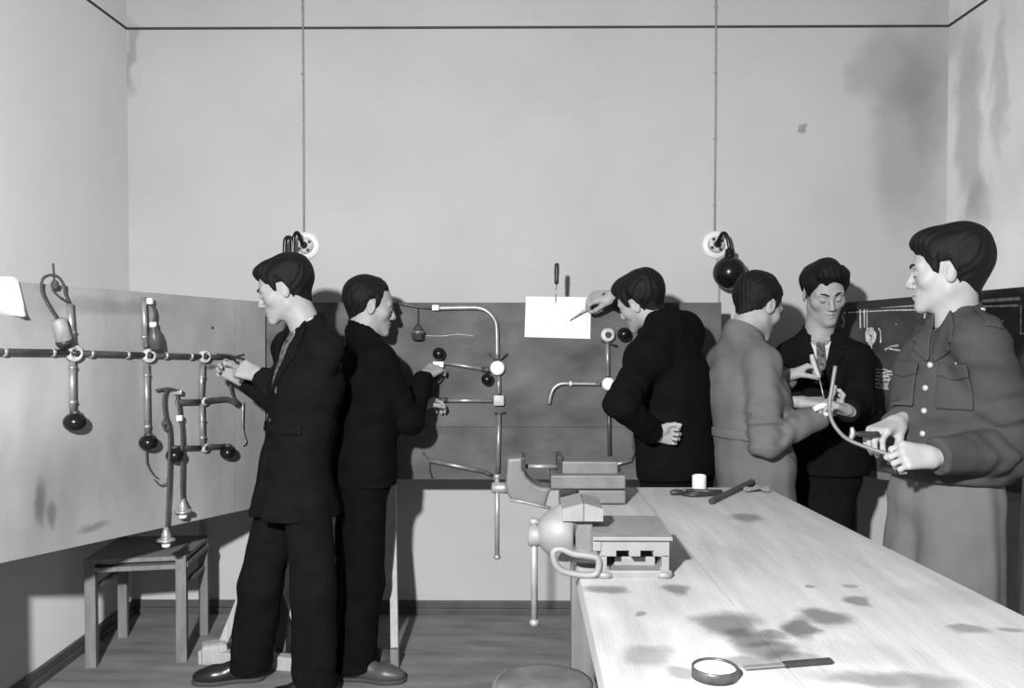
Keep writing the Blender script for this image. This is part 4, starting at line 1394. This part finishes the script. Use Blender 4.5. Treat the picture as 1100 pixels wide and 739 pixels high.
    jk = mesh_obj(o.get('jname', 'jacket'), V, Q, suit, body, smooth=True)
    # collar
    ca = neck - U * .045 + F * .008; cb = neck + U * .16 + F * .02
    def collar(P):
        c = d_cone(P, ca, cb, .063, .060)
        x, y, z = local(P, neck)
        sh_ = np.abs(c - .007) - .0055
        top = z - (.045 - .55 * (y + .06)) if not o.get('stand') else z - (.048 - .12 * y)
        bot = (-.03 - .35 * np.maximum(y, 0)) - z
        gap = o.get('cgap', .03)
        d = smax(smax(sh_, top, .004), bot, .004)
        fr = np.maximum(np.abs(x) - gap * np.clip((y + .01) * 18, 0, 1.5), -y)
        return smax(d, -fr, .003)
    V, Q = sdf_mesh(collar, neck - A(.13, .13, .12), neck + A(.13, .13, .12), .004, 1)
    if len(V): mesh_obj('collar', V, Q, suit, jk, smooth=True)
    jb = lambda P: smin(tor_w(P), sleeves(P), o.get('armblend', .022))
    def patch(name, poly, off, th, m, parent, base_f=None, org=neck, h=.004, back=False, box=None):
        def g(P):
            x, y, z = local(P, org)
            d = np.abs((base_f or jb)(P) - off) - th / 2
            d = smax(d, d_poly(x, z, poly), .002)
            return np.maximum(d, y if back else -y)
        xs = [p[0] for p in poly]; zs = [p[1] for p in poly]
        cs = [org + R * x + U * z + F * f_ for x in (min(xs), max(xs)) for z in (min(zs), max(zs)) for f_ in ((-.25, -.02) if back else (.0, .25))]
        lo, hi = bounds(cs, .02)
        V, Q = sdf_mesh(g, lo, hi, h, 1)
        return mesh_obj(name, V, Q, m, parent, smooth=True) if len(V) else None
    if vd:
        # shirt front and tie, lapels
        w0 = vw * 1.25 + .012
        patch('shirt', [(-w0, .07), (w0, .07), (.012, -vd - .01), (-.012, -vd - .01)], -.016, .012, o.get('shirt', M_SHIRT), body, tor_w)
        for s in (-1, 1):
            patch('lapel', [(s * (vw * 1.04), .01), (s * (vw + .045), -.035), (s * (vw + .058), -.085), (s * (vw + .030), -.088), (s * (vw + .046), -.105), (s * .012, -vd - .012), (s * .003, -vd + .0)], .005, .007, suit, jk)
        def sc_(P):
            c = d_cone(P, ca, cb, .057, .055); x, y, z = local(P, neck)
            d = np.abs(c - .003) - .003
            d = smax(smax(d, z - (.036 - .62 * (y + .06)), .003), -.045 - z, .003)
            fr = np.maximum(np.abs(x) - (.012 + np.clip(z + .02, 0, 1) * .6), -y)
            return smax(d, -fr, .003)
        V, Q = sdf_mesh(sc_, neck - A(.11, .11, .09), neck + A(.11, .11, .1), .0036, 1)
        if len(V): mesh_obj('shirt_collar', V, Q, o.get('shirt', M_SHIRT), body, smooth=True)
        if o.get('tie'):
            tw = o['tie']
            patch('tie', [(-tw * .6, -.02), (tw * .6, -.02), (tw, -.06), (tw * 1.3, -vd - .005), (-tw * 1.3, -vd - .005), (-tw, -.06)], -.004, .012, M_TIE, body, tor_w)
            def knot(P):
                x, y, z = local(P, neck)
                return smax(np.abs(tor_w(P) + .002) - .012, d_poly(x, z, [(-tw * 1.2, .0), (tw * 1.2, .0), (tw * .7, -.04), (-tw * .7, -.04)]), .004)
    for (x, z, bm_) in o.get('buttons', ()):
        p = neck + R * x + U * z + F * .26
        for _ in range(60):
            dd = float(tor_w(f32(p)[None])[0])
            if dd < .0005: break
            p = p - F * dd * .6
        MB().lathe([(.0085, -.004), (.0088, .004), (.005, .0065), (.001, .007)], p, F, n=12).build('button', o.get('bmat', M_BUTTON2), jk)
    for (x0, x1, z0, z1) in o.get('pockets', ()):
        patch('pocket', [(x0, z0), (x1, z0), (x1, z1), (x0, z1)], .006, .008, suit, jk)
        patch('pocket_flap', [(x0 - .003, z1 + .008), (x1 + .003, z1 + .008), (x1 + .003, z1 - .028), ((x0 + x1) / 2, z1 - .04), (x0 - .003, z1 - .028)], .012, .008, suit, jk)
    for (x0, x1, z0, z1) in o.get('flaps', ()):
        patch('pocket_flap', [(x0, z0), (x1, z0), (x1, z1), (x0, z1)], .004, .007, suit, jk)
    if o.get('belt_back'):
        zb = o['belt_back']
        patch('half_belt', [(-.13, zb - .02), (.13, zb - .02), (.13, zb + .02), (-.13, zb + .02)], .004, .007, suit, jk, back=True)
    if o.get('epaulette'):
        for s_, nd in ((shR, 1), (shL, -1)):
            a = neck + R * nd * .075 + U * .0; b = s_ + U * .0 + R * nd * .02
            def ep(P):
                d = np.abs(smin(tor_w(P), sleeves(P), .022) - .004) - .0035
                ax = nrm(b - a); q = P - f32(a)
                al = q @ f32(ax); la = q @ f32(nrm(np.cross(ax, U)))
                return smax(smax(d, np.maximum(-al, al - np.linalg.norm(b - a)), .002), np.maximum(np.abs(la) - .024, -(q @ f32(U)) - .05), .002)
            lo, hi = bounds([a, b], .06)
            V, Q = sdf_mesh(ep, lo, hi, .004, 1)
            if len(V): mesh_obj('epaulette', V, Q, suit, jk, smooth=True)
            p = a + (b - a) * .18 + U * .1
            for _ in range(60):
                dd = float(tor_w(f32(p)[None])[0])
                if dd < .006: break
                p = p - U * dd * .5
            MB().lathe([(.008, -.002), (.008, .004), (.003, .007)], p, U, n=12).build('button', M_BUTTON, jk)

    # --- trousers
    lr = o.get('legr', (.098, .083, .078))
    def trs(P):
        d = d_econe(P, pelvis - U * .03, pelvis + U * .06, (.162, .118), (.150, .110), R)
        g = None
        for h_, k_, a_ in legs:
            q = smin(d_cone(P, h_, k_, lr[0], lr[1]), d_cone(P, k_, a_ - U * .06, lr[1], lr[2]), .03)
            r_ = _n(P - f32(k_))
            q = q + .004 * np.exp(-(r_ / .12) ** 2) * np.sin(80 * r_ + 3 * np.sin(20 * P[:, 2]))
            r_ = _n(P - f32(a_))
            q = q + .005 * np.exp(-(r_ / .12) ** 2) * np.sin(70 * P[:, 2] + 25 * P[:, 0])
            g = q if g is None else smin(g, q, .012)
        d = smin(d, g, .03)
        d = d + wrink(P, .0025, 18, seed + 5) + wrink(P * f32((1, 1, .22)), o.get('crease', .0035), 46, seed + 9)
        return smax(d, .045 - P[:, 2], .006)
    lo, hi = bounds([pelvis + U * .1] + [q for l in legs for q in l], .14)
    lo[2] = .02
    V, Q = sdf_mesh(trs, lo, hi, .0095, 1)
    tr = mesh_obj('trousers', V, Q, trou, body, smooth=True)
    for (h_, k_, a_), dr_ in zip(legs, o.get('toes', (F, F))):
        make_shoe(a_, dr_, body, o.get('shoe', M_LEATHER))
    if o.get('belt'):
        pass
    return body, (shR, elR, wrR, shL, elL, wrL)


def ank(u, v):
    g = ground(u, v)
    return A(g[0], g[1], .09)


# 1: man in a dark suit at the left board
Y = 3.58
person('man in dark suit with patterned tie working at the left board', (-.82, -.57), PX(317, 502, Y), PX(330, 415, Y), PX(330, 346, Y), PX(305.5, 311, Y), rot_head((-1, -.06), 17, 0),
       dict(sr=PX(309, 374, Y + .16), er=PX(300, 450, Y + .2), wr=PX(263, 409, 3.74), sl=PX(350, 376, Y - .14), el=PX(360, 455, Y - .17), wl=PX(279, 403, 3.58)),
       [(PX(305, 520, Y + .08), PX(280, 628, Y + .02), ank(268, 730)), (PX(329, 520, Y - .07), PX(337, 632, Y - .14), ank(338, 750))],
       M_SUIT, M_SUIT, dict(t=.012, v=[((0, .045, .088), (.058, .05, .03)), ((0, -.05, .06), (.078, .07, .065))]), .715,
       dict(r=dict(d=(-.75, -.15, .55), p=(.1, -.95, -.2), c=(35, 55, 40), t=(20, 30)), l=dict(d=(-.85, .25, .25), p=(-.1, .8, -.5), c=(35, 60, 35), t=(25, 30))),
       dict(hs=1.07, vneck=(.29, .066), tie=.026, hemw=(.215, .205), seed=3, toes=(A(-.97, -.2, 0), A(-.85, -.5, 0)), buttons=((0.01, -.30, 0), (.01, -.39, 0)), flaps=((-.15, -.07, -.44, -.40), (.07, .15, -.44, -.40)), legr=(.09, .086, .088), hemtilt=(0, 0, 0), split=.46, splitw=.12))

# 2: balding man in black by the bent conduit
Y = 3.80
person('balding man in black jacket working on the bent conduit', (.86, .5), PX(391, 502, Y), PX(394, 420, Y + .05), PX(389, 354, Y + .1), PX(398, 329, Y + .13), rot_head((.93, .36), 8, 0),
       dict(sr=PX(409, 389, Y - .06), er=PX(418, 460, Y - .12), wr=PX(456, 404, 4.0), sl=PX(384, 385, Y + .22), el=PX(425, 465, Y + .15), wl=PX(448, 437, 4.05)),
       [(PX(391, 520, Y - .06), PX(390, 625, Y - .06), ank(379, 729)), (PX(384, 520, Y + .06), PX(382, 620, Y + .04), ank(372, 717))],
       M_SUIT2, M_SUIT2, dict(style='reced', t=.009, v=[((0, -.05, .045), (.078, .066, .07))]), .80,
       dict(r=dict(d=(.5, .8, .35), p=(-.2, .3, -.9), c=(25, 35, 25), t=(25, 20)), l=dict(d=(.6, .5, .1), p=(.5, -.1, -.8), c=(30, 40, 30))),
       dict(seed=7, toes=(A(.97, -.15, 0), A(.95, .2, 0)), shoe=M_LEATHER2, hemw=(.18, .15), legr=(.095, .085, .09), bulk=1.0, hs=1.06))

# 3: man with his back turned, pointing at the drawing
Y = 3.70
person('man in black jacket seen from behind pointing at the drawing sheet', (-.52, .85), PX(727, 500, Y), PX(722, 420, Y), PX(713, 346, Y + .03), PX(687, 324, Y + .1), rot_head((-.80, .60), 20, -14),
       dict(sr=PX(735, 358, Y + .12), er=PX(725, 350, 4.02), wr=PX(659, 318, 4.03), sl=PX(693, 388, 3.58), el=PX(655, 440, 3.28), wl=PX(701, 466, 3.52)),
       [(PX(740, 520, Y + .05), PX(742, 620, Y + .06), ank(742, 728)), (PX(714, 520, Y - .02), PX(712, 620, Y), ank(708, 732))],
       M_SUIT2, M_SUIT2, dict(t=.014, v=[((0, .045, .085), (.06, .05, .035)), ((0, -.06, .05), (.08, .068, .075))]), .85,
       dict(r=dict(d=(-.9, .15, -.1), p=(-.2, .6, -.7), c=(30, 45, 30), t=(20, 30)), l=dict(d=(.85, .1, -.08), p=(.1, -.9, .0), t=(30, 5), cs=[(45, 75, 50), (50, 80, 50), (52, 80, 50), (55, 80, 50)], k=.92)),
       dict(seed=11, hemw=(.185, .14), bulk=1.05, sleeve=(.07, .06, .047), hemtilt=(.05, 0, 0), armblend=.06, trap=.075))

# 4: man in the grey work coat
Y = 3.63
person('man in pale grey work coat seen from behind, holding a screwdriver', (.86, .5), PX(811, 508, Y), PX(803, 425, Y), PX(798, 354, Y), PX(815, 329, Y + .04), rot_head((.86, .50), 24, 0),
       dict(sr=PX(819, 392, Y - .14), er=PX(848, 478, Y - .18), wr=PX(882, 446, 3.50), sl=PX(777, 390, Y + .14), el=PX(818, 440, Y + .3), wl=PX(846, 404, 3.68)),
       [(PX(822, 525, Y - .06), PX(822, 635, Y - .06), ank(818, 738)), (PX(804, 525, Y + .07), PX(806, 625, Y + .06), ank(802, 727))],
       M_COAT, M_TROU, dict(style='reced', t=.011, v=[((0, -.045, .05), (.08, .07, .07))]), .60,
       dict(r=dict(d=(.8, .1, .45), p=(-.35, .5, .75), c=(35, 55, 40), t=(35, 30)), l=dict(d=(.85, -.15, .35), p=(.2, -.3, -.9), c=(30, 60, 45), t=(15, 35))),
       dict(seed=17, hs=1.06, hemw=(.19, .165), bulk=1.04, fold=.012, wr2=.005, wr=.006, belt_back=-.42, sleeve=(.073, .062, .05), jname='work_coat', cgap=.03))

# 5: young man facing the camera
Y = 3.98
person('young man in dark suit facing the camera and looking down', (-.22, -.97), PX(886, 505, Y), PX(886, 425, Y), PX(880, 354, Y), PX(886, 314.5, Y - .05), rot_head((-.02, -1), 20, 5),
       dict(sr=PX(847, 386, Y + .02), er=PX(834, 460, Y + .0), wr=PX(857, 432, 3.55), sl=PX(922, 387, Y - .05), el=PX(936, 462, Y - .1), wl=PX(911, 441, 3.48)),
       [(PX(876, 525, Y), PX(875, 605, Y - .03), ank(872, 710)), (PX(894, 525, Y - .02), PX(894, 605, Y - .06), ank(895, 712))],
       M_SUIT, M_SUIT, dict(t=.013, v=[((.004, .03, .118), (.05, .055, .038)), ((-.004, .062, .094), (.052, .03, .022)), ((.056, -.01, .062), (.036, .055, .04)), ((-.058, -.01, .062), (.042, .055, .045))]), .82,
       dict(r=dict(d=(.8, -.35, .0), p=(.1, .2, -.9), c=(20, 30, 25), t=(20, 15)), l=dict(d=(-.75, -.3, .25), p=(-.3, .1, -.9), c=(40, 60, 45), t=(20, 30))),
       dict(vneck=(.20, .058), tie=.017, seed=23, slim=1.02, hs=1.08, bulk=1.06, sleeve=(.073, .062, .047), hemw=(.185, .15), buttons=((0.0, -.24, 0), (0.0, -.33, 0))))

# 6: man in uniform holding the bent rod
Y = 2.60
soldier, _ = person('man in buttoned uniform jacket and pale trousers holding a bent rod', (-.86, -.5), PX(1014, 520, Y), PX(1030, 425, Y), PX(1027, 336, Y), PX(1017, 291, Y), rot_head((-.87, .49), 4, 0),
       dict(sr=PX(1003, 372, Y + .17), er=PX(985, 470, Y + .25), wr=PX(966, 453, 2.58), sl=PX(1056, 372, Y - .16), el=PX(1094, 470, Y - .15), wl=PX(1005, 491, 2.36)),
       [(PX(1000, 535, Y + .08), PX(988, 690, Y + .02), A(PX(994, 700, Y + .08)[0], Y + .06, .09)), (PX(1032, 535, Y - .05), PX(1026, 690, Y - .06), A(PX(1026, 700, Y - .05)[0], Y - .05, .09))],
       M_UNI, M_TROU, dict(t=.015, v=[((0, .045, .09), (.06, .05, .034)), ((0, -.055, .06), (.084, .07, .075))]), 1.045,
       dict(r=dict(d=(-.8, -.4, -.28), p=(-.15, -.1, -.95), c=(30, 45, 25), t=(25, 55)), l=dict(d=(-.95, -.1, .06), p=(.1, .75, -.6), c=(55, 70, 40), t=(12, 30))),
       dict(seed=31, hemw=(.168, .135), bulk=1.04, fold=.011, wr=.007, vneck=(.13, .03), shirt=mat('dark_shirt', .035, .8, var=.1), cgap=.03, epaulette=True, waistband=1.062, legr=(.115, .125, .12), crease=.006, wr2=.0045, sleeve=(.072, .066, .05),
            buttons=((.0, -.15, 0), (.0, -.215, 0), (0, -.28, 0), (0, -.345, 0), (-.085, -.145, 0), (-.10, -.395, 0)), bmat=M_BUTTON, pockets=((-.135, -.035, -.27, -.15), (.035, .135, -.27, -.15))))

MB().tube([PX(1062, 497, 2.58), PX(1066, 506, 2.57), PX(1070, 517, 2.56), PX(1074, 523, 2.55)], [.007, .008, .007, .004], 8, 3).build('belt_strap', M_UNI, soldier)

# ---------------------------------------------------------------- held things
def held(name, pts, r, m, label, cat, n=10, sm=0, part='rod'):
    t = thing(name, pts[0], label, cat)
    MB().tube(pts, r, n, sm).build(part, m, t)
    return t
rod = [PX(u, v, y) for u, v, y in ((897.5, 393, 2.50), (894, 415, 2.50), (891, 436, 2.50), (893, 450, 2.50), (900, 462, 2.49), (911, 472, 2.48), (930, 480, 2.46), (948, 486, 2.44), (962, 490.5, 2.42), (985, 497, 2.38))]
held('bent_rod', rod, .0055, M_COPPER, 'thin metal rod bent in a curve, held by the uniformed man', 'rod', 10, 4)
t = thing('screwdriver', PX(874, 395, 3.52), 'pale-handled screwdriver held by the man in grey coat', 'screwdriver')
MB().tube([PX(872, 381, 3.54), PX(874, 390, 3.53), PX(880, 406, 3.51)], [.009, .011, .008], 12, 3).build('handle', mat('pale_handle', .4, .5, var=.1), t)
MB().tube([PX(880, 406, 3.51), PX(886, 432, 3.48)], .0028, 8).build('shaft', M_STEEL, t)
t = thing('white_insulator', PX(882, 436, 3.44), 'small white porcelain insulator in the grey-coated man\'s hand', 'insulator')
MB().tube([PX(874, 440, 3.44), PX(881, 436.5, 3.44), (PX(888, 435.5, 3.44))], [.011, .0125, .011], 12, 3).build('body', M_PORC, t)
MB().ball(PX(888, 445, 3.42), .011, 10, squash=.7).build('knob', M_PORC, t)
t = thing('pointing_pencil', PX(636, 325, 4.05), 'pale drawing pencil held against the drawing sheet', 'pencil')
MB().tube([PX(612, 345, Yb - .008), PX(615, 342.5, Yb - .012)], [.0012, .004], 8).build('tip', M_TOOL, t)
MB().tube([PX(615, 342.5, Yb - .012), PX(634, 328, 4.09)], .0042, 8).build('shaft', mat('pencil_pale', .45, .5, var=.1), t)
MB().tube([PX(634, 328, 4.09), PX(644, 320, 4.04), PX(650, 315.5, 4.02)], [.006, .0075, .0075], 8, 2).build('grip', M_TOOL, t)
t = thing('small_pliers', PX(258, 383, 3.8), 'thin dark pliers gripping the conduit in first man\'s hands', 'pliers')
MB().tube([PX(233, 380.5, 3.86), PX(246, 382, 3.82), PX(262, 386, 3.74)], [.0035, .006, .006], 8, 2).build('jaw', M_TOOL, t)
MB().tube([PX(250, 384, 3.8), PX(262, 381, 3.76)], [.005, .005], 8).build('handle', M_TOOL, t)
t = thing('hand_pliers', PX(932, 466, 2.5), 'dark pliers held by the uniformed man above the bent rod', 'pliers')
MB().tube([PX(918, 466, 2.50), PX(928, 466.5, 2.50), PX(944, 466, 2.50)], [.006, .009, .007], 8, 3).build('handle', M_TOOL, t)
MB().tube([PX(915, 459, 2.49), PX(916, 466, 2.49), PX(913, 473, 2.49)], [.005, .009, .006], 8, 3).build('head', M_STEEL, t)
